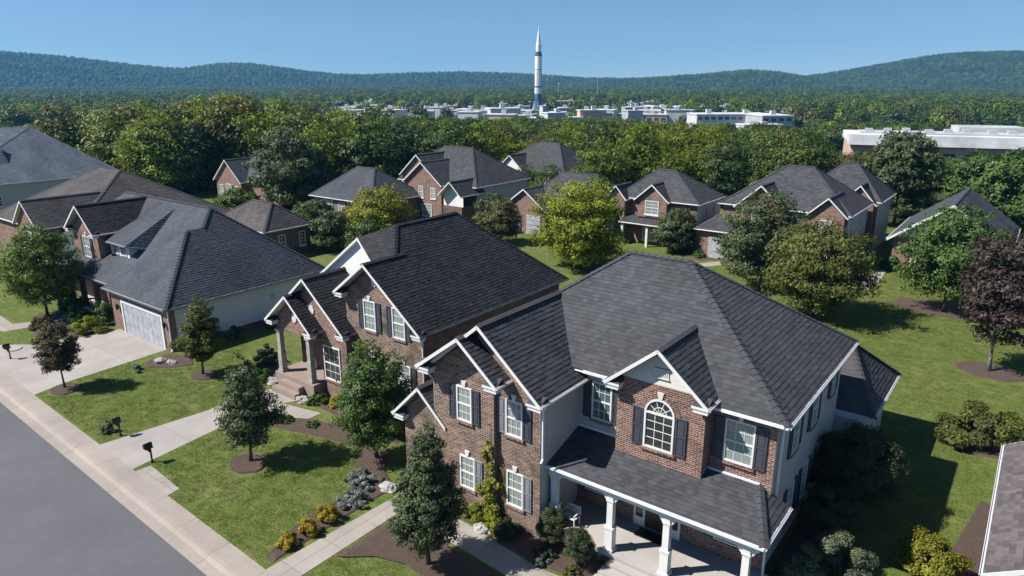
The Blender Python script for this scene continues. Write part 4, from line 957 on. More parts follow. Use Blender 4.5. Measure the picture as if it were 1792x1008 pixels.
def shrub(label, x, y, h, rad, leaf, n, mt, seed, name='shrub', z=0.0, group=None, tight=False, cat='shrub', rx=1.0):
    rg = random.Random(seed); C, Rc = [], []; t = thing(name, label, cat, (x, y, z), group); st = MB()
    m = 44 if tight else 34
    for i in range(m):
        a = rg.uniform(0, 6.28); u = rg.random()
        ph = math.acos(1 - 1.15 * u) if tight else math.acos(1 - u * 0.95)
        s = rg.uniform(.8, .92) if tight else rg.uniform(.5, 1.0)
        p = np.array([rad * rx * math.sin(ph) * math.cos(a) * s, rad * math.sin(ph) * math.sin(a) * s, h * (0.42 + 0.5 * math.cos(ph) * s)]) if tight else np.array([rad * rx * math.sin(ph) * math.cos(a) * s, rad * math.sin(ph) * math.sin(a) * s, h * (.12 + 0.78 * math.cos(ph) * s)])
        C.append(p); Rc.append((0.3 if tight else rg.uniform(.16, .34)) * min(rad, h * .8))
        if i < 9: st.tube([(0, 0, -.02), p * .5 + (0, 0, .02), p * .95], [.02, .014, .006], 4, cap=False)
    if tight: C.append(np.array([0, 0, h * .45])); Rc.append(min(rad, h) * .8)
    me = leaf_mesh(name, C, Rc, n, leaf, mt, seed, (0, 0, h * .3), jitter=.45)
    link('foliage', me, t); build(st, 'stem', 'bark', t, origin=(0, 0, 0))
    return t
# young street trees in the front lawns
tree('small maroon-leaved young tree on the lawn by the wide driveway', -41.06, 13.53, 3.9, 1.15, 1.15, 'egg', 8, 0.052, 15750, 'l_maroon', 11, clump=.2)
tree('tidy oval young tree in a mulch ring at the garage corner', -36.74, 19.2, 4.75, .95, 1.35, 'cone', 11, 0.056, 21875, 'l_olive', 12, clump=.2)
tree('dark conical young tree in a mulch ring between the mailbox and black-roofed house', -26.1, 15.1, 5.2, .95, 1.5, 'cone', 9, .062, 14500, 'l_dark', 13, clump=.2)
tree('bushy green tree in front of the bay of the black-roofed house', -21.95, 18.75, 5.5, .95, 1.75, 'egg', 11, 0.059, 29750, 'l_green', 14, clump=.2)
tree('dark pyramidal tree with rusty tips in front of the worn brick wing', -15.0, 15.0, 5.35, .8, 1.3, 'cone', 13, 0.049, 42000, 'l_dark', 15, clump=.2)
tree('broad bright green tree at the left edge beside the front walk', -55.4, 17.95, 6.6, 1.2, 2.6, 'egg', 10, 0.084, 26250, 'l_fresh', 16, clump=.2)
# trees in the yards between the rows
tree('lime green dense tree behind the ridge of the near grey roof', -31.85, 52.7, 7.9, 1.0, 4.2, 'egg', 10, 0.119, 29750, 'l_yellowgreen', 17, clump=.2)
tree('gold and green tree behind the black roof ridge', -53.5, 47.8, 6.1, .5, 3.6, 'egg', 8, 0.119, 21000, 'l_goldtree', 18, clump=.2)
tree('dull olive tree, left one of the close pair before the wide far house', -17.1, 55.9, 7.9, 1.3, 3.6, 'egg', 10, 0.112, 22750, 'l_dark', 19, clump=.2)
tree('bronze-tinged round tree, right one of the close pair before the wide far house', -11.9, 51.4, 6.9, .5, 3.6, 'round', 9, 0.105, 28000, 'l_olive', 20, clump=.2)
tree('tall fresh green tree in a mulch ring before the right-hand brick gable', -4.4, 58.1, 7.7, 1.5, 3.5, 'egg', 10, 0.119, 24500, 'l_green', 21, clump=.2)
tree('purple-leaved tree with a pale trunk in a mulch ring at the right edge', -.72, 47.0, 7.8, 2.1, 2.6, 'vase', 9, 0.105, 13000, 'l_purple', 22, clump=.2, bark='bark_pale')
tree('tall dark round tree hiding part of the small one-gabled house', -78.5, 56, 10.6, .8, 5.0, 'egg', 10, 0.175, 28000, 'l_dark', 23, clump=.2)
tree('small brown-green tree between the black roof and the garage-door house', -44.1, 56.6, 4.6, .6, 2.1, 'egg', 7, 0.105, 10500, 'l_bronze', 24)
tree('dense dark tree at the front corner of the porch house', -27.9, 63.4, 4.4, .4, 2.2, 'egg', 8, 0.105, 13125, 'l_dark', 25)
tree('big dark tree before the white flat-roofed hall', -13.5, 92, 10.8, 2.0, 4.3, 'egg', 10, 0.189, 22750, 'l_dark', 26, clump=.2)
tree('spreading dark green tree behind the right-hand brick gable', -3.0, 88, 9.4, 1.2, 5.4, 'round', 9, 0.189, 24500, 'l_green', 27, clump=.2)
tree('dark green tree at the right edge behind the purple tree', 3.8, 74, 7.0, .8, 4.2, 'round', 8, 0.168, 15750, 'l_dark', 28)
tree('slim dark tree left of the mossy brown roof', -73, 44.5, 4.6, .4, 2.4, 'egg', 7, 0.140, 9625, 'l_green', 29)
for i, (x, y, h, rr, mt_, lb) in enumerate([
    (-51.5, 45.0, 3.4, 2.4, 'l_green', 'low green bushy tree below the gold tree'), (-55.5, 43.5, 4.0, 2.2, 'l_dark', 'dark bushy tree between the mossy roof and the gold tree'),
    (-64.5, 47.5, 3.3, 2.2, 'l_green', 'green bushy tree just behind the mossy brown roof'), (-60.0, 49.5, 3.0, 1.7, 'l_dark', 'dark bush under the white-framed windows of the single-storey house'),
    (-36.5, 58.5, 3.4, 2.2, 'l_yellowgreen', 'yellow-green bushy tree left of the porch house'), (-36.8, 63.5, 3.6, 1.6, 'l_bronze', 'reddish bush at the left end of the porch house'),
    (-25.3, 66.2, 2.3, 0.8, 'l_yellowgreen', 'bright upright bush between the porch house and garage wing'), (-82.5, 52.0, 2.2, 1.6, 'l_green', 'green bush below the small one-gabled house'),
    (-20.3, 60.5, 4.2, 1.9, 'l_dark', 'dark bushy tree before the garage wing'), (-57.5, 79.0, 5.2, 2.6, 'l_dark', 'dark bushy tree hiding the front of the almost buried house'), (-53.0, 78.0, 5.6, 2.6, 'l_green', 'green bushy tree at the right of the almost buried house'), (-62.0, 79.0, 4.4, 2.2, 'l_olive', 'olive bushy tree at the left of the almost buried house'),
    (-38.6, 66.5, 6.2, 2.6, 'l_green', 'green bushy tree between the garage-door house and the porch house'), (-35.2, 57.6, 3.4, 2.0, 'l_green', 'green bushy tree close to the lime tree'), (-48.5, 60.5, 4.4, 2.2, 'l_dark', 'dark bushy tree at the right wall of the big patchy-roofed house'), (-24.0, 74.5, 6.4, 2.6, 'l_olive', 'grey-olive bushy tree behind the porch house'), (-45.5, 75.0, 6.5, 3.0, 'l_green', 'green bushy tree behind the garage-door house'), (-66.5, 50.5, 3.2, 1.8, 'l_dark', 'dark bush at the left front of the single-storey house'), (-86, 66, 8.0, 3.6, 'l_fresh', 'fresh green tree behind the small one-gabled house')]):
    tree(lb, x, y, h, .25, rr, 'egg', 7, .11, 9000, mt_, 40 + i, name='bushy_tree')
# shrubs
SH = [('clipped dark oval boxwood at the left end of the porch', -12.0, 18.3, 1.75, .56, .035, 8500, 'l_box', True), ('clipped dark oval boxwood beside the porch steps', -10.75, 18.0, 1.6, .54, .035, 8500, 'l_box', True),
    ('olive rounded shrub right of the porch steps', -7.5, 18.1, .95, .55, .04, 5000, 'l_viburnum', False), ('small yellow-green plant under the right porch window', -6.4, 18.25, .5, .35, .04, 1500, 'l_yellowgreen', False),
    ('yellow-green mound shrub at the left of the worn brick front', -15.3, 17.95, .75, .5, .045, 3500, 'l_yellowgreen', False), ('lime mound shrub in front of the worn brick wing', -14.45, 17.9, .6, .42, .045, 3000, 'l_yellowgreen', False),
    ('dark round shrub below the ochre shutter', -13.65, 17.8, .95, .55, .04, 4500, 'l_box', False),
    ('gold shrub nearest the kerb in the long bed', -19.75, 12.55, .62, .36, .045, 2600, 'l_gold', False), ('bright gold shrub in the middle of the long bed', -19.75, 13.45, .72, .45, .045, 3200, 'l_gold', False), ('tall gold shrub at the upper end of the gold row', -19.85, 14.4, .8, .46, .045, 3000, 'l_gold', False),
    ('spreading blue-grey juniper next to the gold shrubs', -20.0, 15.75, .5, .75, .05, 4200, 'l_blue', False), ('spreading blue-grey juniper farther along the bed', -20.7, 17.0, .6, .85, .05, 4500, 'l_blue', False),
    ('huge black-green evergreen in the shade of the side wall', -3.85, 27.2, 3.9, 1.6, .06, 24000, 'l_box', True), ('smaller black-green evergreen between the wall and the grey-green shrub', -4.2, 24.7, 2.5, .95, .06, 12000, 'l_box', True), ('pale grey-green round shrub in the lower right corner', -3.25, 22.6, 1.9, 1.05, .05, 11000, 'l_viburnum', False),
    ('grey-green shrub against the house corner at the bottom edge', -4.35, 21.9, 1.5, .8, .05, 7500, 'l_viburnum', False), ('yellow flowering shrub at the bottom right by the mauve roof', -.75, 25.0, 1.5, 1.25, .06, 7500, 'l_goldtree', False),
    ('broad bronze and green bush in the right lawn', -.25, 36.4, 2.1, 1.75, .085, 12000, 'l_olive', False),
    ('bright lime spreading shrub by the driveway', -49.6, 18.3, 1.15, 1.1, .07, 5500, 'l_yellowgreen', False), ('round green shrub beside the garage pier', -50.8, 20.0, 1.7, 1.0, .07, 6000, 'l_green', False),
    ('low leafy shrub behind the lime spreading shrub', -52.6, 18.9, 1.0, .9, .07, 4000, 'l_green', False), ('green shrub by the porch of the garage house', -55.9, 20.0, 1.2, 1.1, .08, 4500, 'l_green', False),
    ('brown-green low bush near the left walk', -53.2, 16.8, .8, .8, .06, 3500, 'l_bronze', False),
    ('dark shrub left of the columned entry', -35.2, 22.3, 1.3, .75, .06, 5000, 'l_box', False), ('loose green shrub left of the entry steps', -33.4, 20.6, .8, .7, .06, 3800, 'l_green', False), ('autumn-tinted shrub between lawn and entry steps', -34.6, 20.4, 1.0, .7, .06, 3000, 'l_bronze', False),
    ('low green planting right of the entry steps', -28.5, 20.8, .55, .7, .06, 2800, 'l_green', False), ('flowering low shrub below the entry window', -27.3, 21.1, .8, .55, .06, 2600, 'l_gold', False), ('small leafy tuft in the curved bed', -28.0, 18.4, .35, .45, .05, 1500, 'l_green', False), ('second leafy tuft farther right in the curved bed', -26.6, 18.95, .3, .4, .05, 1300, 'l_green', False),
    ('bushy shrub under the lower bay window', -24.0, 21.0, 1.2, .8, .06, 4500, 'l_olive', False), ('rust-leaved shrub at the corner of the bay', -22.3, 20.9, .9, .6, .06, 3000, 'l_maroon', False),
    ('tuft of pale ornamental leaves in the bed before the boxwoods', -11.9, 17.55, .4, .5, .05, 2000, 'l_viburnum', False), ('low heath-like plant beside the steps', -10.6, 17.5, .3, .42, .045, 1800, 'l_olive', False),
    ('green clump beside the brick gable on the right', -9.7, 69.1, 1.3, 1.0, .1, 3000, 'l_green', False), ('second clump by the brick gable wall', -8.4, 68.6, 1.0, .8, .1, 2600, 'l_olive', False),
    ('small shrub under the garage wing', -25.2, 62.9, .8, .6, .09, 1800, 'l_green', False), ('dark shrub at the pale side wall of the porch house', -24.8, 69.5, 1.2, .8, .1, 2500, 'l_dark', False),
    ('low shrub along the pale side wall of the garage house', -40.6, 23.5, 1.1, .6, .07, 2800, 'l_dark', False), ('second low shrub along that pale side wall, farther back', -40.4, 26.3, 1.0, .6, .07, 2600, 'l_dark', False)]
for i, (lb, x, y, h, rr, lf, n, mt_, tg) in enumerate(SH):
    shrub(lb, x, y, h, rr, lf * .75, int(n * 1.5), mt_, 100 + i, tight=tg, name='boxwood' if 'boxwood' in lb else ('juniper' if 'juniper' in lb else 'shrub'))
# ------------------------------------------------------------------ small things
def mailbox(x, y, label, z=0.0, turn=0.0):
    t = thing('mailbox', label, 'mailbox', (x, y, z), 'mailboxes along the kerb'); t.scale = (.62, .62, .8)
    p = MB(); p.box(x - .05, y - .05, -.02, x + .05, y + .05, 1.02); p.box(x - .08, y - .08, 0, x + .08, y + .08, .1); p.box(x - .04, y - .34, .86, x + .04, y + .22, .93); p.prism([(x - .03, y - .28, .86), (x - .03, y - .05, .86), (x - .03, y - .05, .6)], (.06, 0, 0)); p.lathe((x, y, 0), [(.06, 1.02), (.075, 1.08), (.02, 1.17)], 8)
    build(p, 'post', 'metal_dark', t)
    b = MB(); a = np.linspace(0, math.pi, 9); b.prism([(x - .13, y - .42, .94), (x + .13, y - .42, .94)] + [(x + .13 * math.cos(q), y - .42, 1.12 + .13 * math.sin(q)) for q in a], (0, .56, 0)); bx = build(b, 'box', 'metal_dark', t)
    d = MB(); d.prism([(x - .12, y - .435, .95), (x + .12, y - .435, .95)] + [(x + .12 * math.cos(q), y - .435, 1.12 + .12 * math.sin(q)) for q in a], (0, .013, 0)); d.box(x - .03, y - .46, 1.1, x + .03, y - .435, 1.14); build(d, 'lid', 'metal_dark', bx)
    f = MB(); f.box(x + .132, y - .2, 1.05, x + .145, y - .16, 1.3); f.box(x + .132, y - .2, 1.24, x + .145, y - .08, 1.3); build(f, 'flag', 'metal_dark', bx)
mailbox(-29.5, 12.5, 'dark post-mounted mailbox by the short concrete pad'); mailbox(-33.1, 12.8, 'dark post-mounted mailbox beside the small leafy pedestal'); mailbox(-48.4, 13.35, 'dark post-mounted mailbox next to the pale round cover at the left')
o = MB(); o.lathe((-50.1, 14.05, 0), [(.5, -.03), (.5, .05), (.46, .075), (.0, .08)], 20); tag(build(o, 'utility_cover', 'rock', origin=(-50.1, 14.05, 0)), 'pale round utility cover in the lawn behind the left mailbox', 'utility cover')
def ubox(x, y, s, lb):
    t = thing('utility_box', lb, 'utility box', (x, y, 0)); b = MB(); b.box(x - s, y - s * .7, -.02, x + s, y + s * .7, s * 1.2); build(b, 'cabinet', 'green_plastic', t)
    b = MB(); b.prism([(x - s * 1.08, y - s * .78, s * 1.2), (x - s * 1.08, y + s * .78, s * 1.2), (x - s * 1.08, y + s * .5, s * 1.5), (x - s * 1.08, y - s * .6, s * 1.4)], (s * 2.16, 0, 0)); build(b, 'lid', 'green_plastic', t)
ubox(-40.6, 17.2, .2, 'low green utility box on the lawn edge by the driveway'); ubox(-40.05, 17.0, .13, 'smaller green utility box beside the low one'); 
shrub('small leafy pedestal plant next to the middle mailbox', -33.95, 12.6, .75, .3, .045, 1300, 'l_viburnum', 190, name='garden_plant')
def rock(x, y, s, lb, mt_, seed, z=0.0):
    rg = np.random.default_rng(seed); mb = MB(); n, m = 12, 7; amp = rg.normal(0, .13, (m, n))
    for j in range(m):
        ph = math.pi * j / (m - 1)
        for i in range(n):
            a = 2 * math.pi * i / n; q = s * (1 + (amp[j, i] if 0 < j < m - 1 else 0))
            mb.v.append((x + q * math.sin(ph) * math.cos(a) * 1.25, y + q * math.sin(ph) * math.sin(a), z + .18 * s - q * .62 * math.cos(ph)))
    for j in range(m - 1):
        for i in range(n):
            p = j * n + i; q = j * n + (i + 1) % n; mb.f.append((p, q, q + n, p + n)); mb.m.append(0)
    tag(build(mb, 'boulder', mt_, origin=(x, y, 0)), lb, 'boulder', 'garden boulders')
rock(-14.75, 17.55, .3, 'white boulder in the bed before the worn brick wing', 'rock', 1); rock(-14.3, 17.75, .22, 'smaller white boulder beside the lime mound shrub', 'rock', 6); rock(-19.55, 17.35, .34, 'white boulder at the upper end of the long bed', 'rock', 2); rock(-32.6, 20.9, .4, 'grey boulder left of the entry steps', 'rock_grey', 3); rock(-29.3, 20.4, .36, 'grey boulder right of the entry steps', 'rock_grey', 4); rock(-40.6, 18.6, .35, 'flat grey boulder in the mulch patch at the garage corner', 'rock_grey', 5); rock(-39.9, 18.9, .28, 'smaller grey boulder in the mulch patch at the garage corner', 'rock_grey', 7)
t = thing('porch_chair', 'white slatted porch chair half hidden behind the oval boxwoods', 'chair', (-11.9, 20.35, .4)); BN = t
b = MB()
for k in range(4): b.box(-12.45, 20.05 + k * .12, .83, -11.35, 20.14 + k * .12, .86)
build(b, 'seat', 'trim', t); b = MB()
for k in range(9): b.box(-12.42 + k * .13, 20.53, .88, -12.36 + k * .13, 20.56, 1.25)
b.box(-12.45, 20.52, 1.25, -11.35, 20.57, 1.32); build(b, 'backrest', 'trim', t)
for x, y in ((-12.42, 20.08), (-11.38, 20.08), (-12.42, 20.5), (-11.38, 20.5)): b = MB(); b.box(x - .03, y - .03, .4, x + .03, y + .03, .83); build(b, 'leg', 'trim', t)
for x in (-12.42, -11.38): b = MB(); b.box(x - .035, 20.05, 1.03, x + .035, 20.52, 1.07); b.box(x - .03, 20.06, .86, x + .03, 20.11, 1.03); build(b, 'armrest', 'trim', t)
BN.location = (-11.95, 19.45, .4); BN.scale = (.55, .85, .8)
t = thing('climbing_vine', 'ochre and green vine climbing the worn brick between the lower windows', 'vine', (-14.85, 18.12, 0)); rg = random.Random(9); C, Rc = [], []; sm = MB()
for k in range(60):
    q = rg.random() ** 1.4; C.append(np.array([rg.gauss(0, .34) * (1.1 - q * .85), rg.uniform(-.06, .03), .25 + q * 3.2])); Rc.append(rg.uniform(.1, .24) * (1.1 - .6 * q))
for k in range(5): sm.tube([(rg.uniform(-.1, .1), 0.04, 0), (rg.uniform(-.25, .25), .05, 1.3), (rg.uniform(-.12, .12), .06, 2.6 + .4 * k)], [.02, .014, .006], 4, cap=False)
link('foliage', leaf_mesh('vine', C, Rc, 3600, .05, 'l_goldtree', 5, (0, 2, 1), flat=1.0), t); build(sm, 'stem', 'bark', t, origin=(0, 0, 0))
b = MB(); b.box(-9.75, 20.25, .402, -8.65, 20.8, .425); tag(build(b, 'doormat', 'metal_dark', origin=(-9.2, 20.5, .4)), 'dark doormat in front of the wooden front door', 'doormat')

# ------------------------------------------------------------------ wood behind the houses
def forest_mesh(name, seed, h, rad, n, leaf, mt, prof='egg', th=1.2, trunk=True, **k):
    me, tm, bk = tree_meshes(name, seed, h, th, rad, prof, 8, leaf, n, mt, tr=.16, skew=.25, twigs=False, **{'clump': .24, **k})
    if trunk:                                       # trunk joins the crown's mesh; too small to show as a part
        tmp = build(tm, 'tmp', 'bark'); tme = tmp.data; bpy.data.objects.remove(tmp)
        import bmesh
        bm = bmesh.new(); bm.from_mesh(me); n0 = len(bm.faces); me.materials.append(M['bark'])
        bm.from_mesh(tme); bm.faces.ensure_lookup_table()
        for f in bm.faces[n0:]: f.material_index = 1
        bm.to_mesh(me); bm.free()
    return me
FV = {}
for mt_, k in (('f_green', 4), ('f_lime', 2), ('f_olive', 2), ('f_dark', 2)):
    FV[mt_] = [forest_mesh('forest_tree', 300 + 17 * j + len(mt_) * 5, 10, 3.9 + .4 * (j % 2), 9000, .19, mt_, ('egg', 'round')[j % 2]) for j in range(k)]
FL = {'f_green': ('mid green round-crowned tree in the wood behind the houses', 'green trees of the wood'), 'f_lime': ('yellow-green sunlit tree in the wood behind the houses', 'yellow-green trees of the wood'),
      'f_olive': ('olive brown tree in the wood behind the houses', 'olive trees of the wood'), 'f_dark': ('dark green almost black tree in the wood behind the houses', 'dark trees of the wood')}
rf = random.Random(4)
def col_u(x, y):                                    # bearing as a photo column, for laying out the wood's stands
    a = HEAD - math.atan2(-x, y); return 896 + 1283 * math.tan(max(-1.4, min(1.4, a)))
BLOCK = [(-128, -98, 18, 50), (-98, -73, 38, 63), (-75, -34, 30, 76), (-70, -49, 76, 95), (-40, 8, 30, 86), (-86, -60, 15, 48), (-20, 4, 86, 99), (-100, -76, 20, 42)]
def in_hall(x, y): return -42 < x < 14 and 150 < y < 240 and (y - 160) < 3 * (x + 70)
def in_town(x, y):
    u, d = col_u(x, y), math.hypot(x, y)
    return (560 < u < 1180 and 345 < d < 700) or (1120 < u < 1425 and 255 < d < 560) or (1440 < u < 1800 and 135 < d < 240) or (0 < u < 75 and 150 < d < 215)
cand = []
for i in range(-60, 20):
    for j in range(6, 60):
        x = i * 5.6 + rf.uniform(-2.3, 2.3); y = j * 5.6 + rf.uniform(-2.3, 2.3); d = math.hypot(x, y); u = col_u(x, y)
        if y < 20 or d < 84 or d > 420 or not -70 < u < 1870: continue
        if u > 1495 and d < 150 and rf.random() < .72: continue
        if any(a < x < b and c < y < e for a, b, c, e in BLOCK) or in_town(x, y): continue
        cand.append((d, x, y, u))
cand.sort()
def pick(u, d):
    r_ = rf.random()
    lime = 0.22 + (0.5 if 240 < u < 470 and d < 150 else 0) + (0.35 if 980 < u < 1260 and d < 150 else 0) + (.15 if 600 < u < 720 and d < 200 else 0) - (0.14 if u > 1300 else 0)
    if r_ < lime: return 'f_lime'
    if r_ < lime + .16: return 'f_olive'
    if r_ < lime + .16 + .2: return 'f_dark'
    return 'f_green'
def tree_h(u, d):
    base = 13.0 if u < 420 else (13.0 - 3.2 * min(1, (u - 420) / 350) if u < 1250 else 9.6)
    if d > 150: base = min(base, 9.8 - 2.2 * min(1, (d - 150) / 120))
    if u > 1440: base = min(base, 6.2)
    if u > 1890: base = 6.0
    if 270 < u < 900 and d < 140: base *= 1.08
    return base * rf.uniform(.8, 1.12)
for k in range(15):                                # low trees along the front of the hall and before the white school
    b_ = HEAD - math.atan(((1470 + k * 23) - 896) / 1283.0); d = 146 + rf.uniform(-6, 6); cand.insert(0, (d, -d * math.sin(b_), d * math.cos(b_), 1900))
NEAR = cand[:300]
for d, x, y, u in NEAR:
    k = pick(u, d); me = rf.choice(FV[k]); o = link('forest_tree', me)
    h = tree_h(u, d); s = h / 10.0; o.location = (x, y, float(gz(x, y)) - .3); o.rotation_euler = (0, 0, rf.uniform(0, 6.28)); w_ = rf.uniform(.9, 1.15) * (0.75 + .25 * min(1.3, 1 / s))
    o.scale = (s * w_, s * w_, s)
    tag(o, FL[k][0], 'tree', FL[k][1])
# the rest of the wood, too many to count: one object that scatters crowns over its points
def scatter(name, pts, meshes, label, smin, smax):
    me = bpy.data.meshes.new(name); me.from_pydata(pts, [], []); o = link(name, me); struct(o, 'stuff', label)
    ng = bpy.data.node_groups.new(name, 'GeometryNodeTree'); ng.is_modifier = True
    ng.interface.new_socket('Geometry', in_out='INPUT', socket_type='NodeSocketGeometry'); ng.interface.new_socket('Geometry', in_out='OUTPUT', socket_type='NodeSocketGeometry')
    nd = ng.nodes; L = ng.links.new; gi = nd.new('NodeGroupInput'); go = nd.new('NodeGroupOutput'); ip = nd.new('GeometryNodeInstanceOnPoints'); jn = nd.new('GeometryNodeJoinGeometry')
    for m in meshes:
        so = bpy.data.objects.new('wood_crown', m); oi = nd.new('GeometryNodeObjectInfo'); oi.inputs['Object'].default_value = so; oi.inputs['As Instance'].default_value = True
        L(oi.outputs['Geometry'], jn.inputs[0])
    rs = nd.new('FunctionNodeRandomValue'); rs.data_type = 'FLOAT_VECTOR'; rs.inputs[0].default_value = (smin, smin, smin * .85); rs.inputs[1].default_value = (smax, smax, smax)
    rr = nd.new('FunctionNodeRandomValue'); rr.data_type = 'FLOAT_VECTOR'; rr.inputs[0].default_value = (0, 0, 0); rr.inputs[1].default_value = (0, 0, 6.28); rr.inputs['Seed'].default_value = 3
    ri = nd.new('FunctionNodeRandomValue'); ri.data_type = 'INT'; ri.inputs[4].default_value = 0; ri.inputs[5].default_value = len(meshes) - 1; ri.inputs['Seed'].default_value = 9
    L(gi.outputs[0], ip.inputs['Points']); L(jn.outputs[0], ip.inputs['Instance']); ip.inputs['Pick Instance'].default_value = True
    L(ri.outputs[2], ip.inputs['Instance Index']); L(rs.outputs[0], ip.inputs['Scale']); L(rr.outputs[0], ip.inputs['Rotation']); L(ip.outputs[0], go.inputs[0])
    o.modifiers.new('scatter', 'NODES').node_group = ng
    return o
FARM = [forest_mesh('wood', 500 + j, 10, 4.6, 1000, .6, m_, trunk=False, th=.8, clump=.34, leafkw=dict(jitter=.16, fill=.42)) for j, m_ in enumerate(('f_green', 'f_dark', 'f_green', 'f_olive', 'f_green', 'f_lime'))]
pts = [(x, y, float(gz(x, y)) - .6) for d, x, y, u in cand[300:]]
scatter('woods', pts, FARM, 'mid-distance woodland canopy in front of the town', .6, .8)
pts = []; rr_ = 415.0
while rr_ < 2350:
    sp = 6.6 + (rr_ - 415) * .0045; da = sp / rr_; a0 = math.atan((-60 - 896) / 1283.0); a1 = math.atan((1860 - 896) / 1283.0); a = a0 + rf.uniform(0, da)
    while a < a1:
        b_ = HEAD - a; q = rr_ + rf.uniform(-.4, .4) * sp; x, y = -q * math.sin(b_), q * math.cos(b_)
        if not in_town(x, y) or (rf.random() < .2 and not (915 < col_u(x, y) < 968)): pts.append((x, y, float(gz(x, y)) - .5))
        a += da * rf.uniform(.75, 1.25)
    rr_ += sp
scatter('woods', pts, FARM, 'far woodland canopy reaching the foot of the hills', .7, 1.4)
for nm, pp in HP.items(): scatter('hill_woods', pp, FARM, 'wooded cover of the ridges on the skyline', 1.1, 1.9); print('hill crowns', len(pp))
print('forest candidates', len(cand), 'far crowns', len(pts))

# ------------------------------------------------------------------ town, hall and rocket
def pol(u, d):                                      # point on the ground at a bearing (photo column) and distance
    b_ = HEAD - math.atan((u - 896) / 1283.0); return -d * math.sin(b_), d * math.cos(b_)
def far_building(name, label, u, d, wd, dp, ht, wallm, roofm, floors=1, group='low pale buildings of the far town', bands=True, rot=0.0, tier=None):
    x, y = pol(u, d); g = float(gz(x, y)) - .4
    t = thing(name, label, 'building', (x, y, g), group); t.rotation_euler = (0, 0, HEAD + R(rot))
    m = MB(); m.box(-wd / 2, 0, 0, wd / 2, dp, ht); build(m, 'wall', wallm, t, origin=(0, 0, 0))
    m = MB(); m.box(-wd / 2 - .3, -.3, ht + .005, wd / 2 + .3, dp + .3, ht + .5); r_ = build(m, 'roof', roofm, t, origin=(0, 0, 0))
    m = MB()
    for k in range(max(1, int(wd / 14))):
        xx = -wd / 2 + (k + .5) * wd / max(1, int(wd / 14)) + rf.uniform(-2, 2); m.box(xx - 1.2, dp * .3, ht + .505, xx + 1.2, dp * .3 + 2.4, ht + 1.6 + rf.random())
    build(m, 'roof_unit', 'grey_bldg', r_, origin=(0, 0, 0))
    if bands:
        for f in range(floors):
            m = MB(); z0 = ht * (f + .38) / floors; n = max(2, int(wd / 3.4))
            for k in range(n): xx = -wd / 2 + wd * (k + .5) / n; m.box(xx - wd / n * .32, -.08, z0, xx + wd / n * .32, .03, z0 + ht / floors * .38)
            build(m, 'window', 'glass_far', t, origin=(0, 0, 0))
    return t
LK = [('white', 'white_bldg', 'roof_white'), ('grey', 'grey_bldg', 'roof_dull'), ('tan', 'tan_bldg', 'roof_white'), ('white', 'white_bldg', 'roof_dull'), ('white', 'white_bldg', 'roof_white')]
side = lambda u: 'left of the rocket' if u < 900 else ('near the foot of the rocket' if u < 1000 else 'right of the rocket')
for i in range(130):
    u = 565 + (i * 137.5 % 640); d = rf.uniform(350, 660); c = LK[rf.randrange(5)]
    if abs(u - 942) < 16 and d < 690: u += 36
    wd = rf.uniform(6, 18) * (1.3 if rf.random() < .2 else 1)
    far_building('town_building', 'low %s building in the far town, %s' % (c[0], side(u)), u, d, wd, rf.uniform(6, 12), rf.uniform(4.5, 9), c[1], c[2], 1, 'low %s buildings of the far town %s' % (c[0], side(u)), wd > 16, rf.uniform(-25, 25))
far_building('office_block', 'grey block standing just right of the rocket base', 1000, 640, 26, 20, 9, 'white_bldg', 'roof_dull', 3, 'office blocks of the far town')
far_building('office_block', 'grey block standing just left of the rocket base', 905, 655, 24, 16, 8, 'grey_bldg', 'roof_dull', 3, 'office blocks of the far town')
far_building('school_building', 'long white two-storey building with blue-grey wings, right of the town', 1290, 380, 38, 16, 7.4, 'white_bldg', 'roof_white', 2, None, rot=4)
far_building('school_building', 'blue-grey glazed wing at the right end of the white building', 1368, 366, 15, 22, 7.4, 'grey_bldg', 'roof_white', 2, None, rot=4)
far_building('school_building', 'lower white wing in front of the glazed wing', 1345, 345, 18, 10, 3.8, 'white_bldg', 'roof_white', 1, None, rot=4)
far_building('warehouse', 'white-roofed warehouse behind the long white building', 1205, 500, 70, 34, 8, 'grey_bldg', 'roof_white', 1, None, rot=-3)
far_building('warehouse', 'dull-roofed warehouse between town and the white building', 1330, 470, 60, 30, 6, 'tan_bldg', 'roof_dull', 1, None, rot=2)
for i, (u, d) in enumerate([(14, 170), (40, 185), (58, 200), (25, 205)]):
    far_building('town_building', ('pale house roof among trees at the far left edge', 'white-roofed building above the blue-grey roof at far left', 'small pale building farther back at the left edge', 'grey building between trees at the far left')[i], u, d, 12, 8, 4.5, 'white_bldg', ('roof_white', 'roof_dull')[i % 2], 1, None)
# white flat-roofed hall at the right
x, y = pol(1506, 166); t = thing('hall', 'large white flat-roofed brick hall behind the trees at the right', 'building', (x, y, -.8)); t.rotation_euler = (0, 0, HEAD - R(21)); t.scale = (.9, .9, 1); BO = (0, 0, 0)
m = MB(); m.box(0, 0, -2, 44, 26, 4.2); build(m, 'wall', 'tan_bldg', t, origin=BO)
m = MB(); m.box(-.8, -1.2, 4.205, 44.8, 3.0, 6.3); m.box(-.5, 3.0, 4.205, 44.5, 26.5, 5.7); r_ = build(m, 'roof', 'roof_white', t, origin=BO)
m = MB(); m.box(2, 5, 5.705, 40, 14, 6.5); m.box(24, 15, 5.705, 38, 25, 7.4); build(m, 'upper_roof', 'roof_dull', r_, origin=BO)
for k in range(9): m = MB(); m.box(3 + k * 4.2, 6 + k % 3 * 2, 6.505, 4.6 + k * 4.2, 7.6 + k % 3 * 2, 7.2); build(m, 'roof_unit', 'grey_bldg', r_, origin=BO)
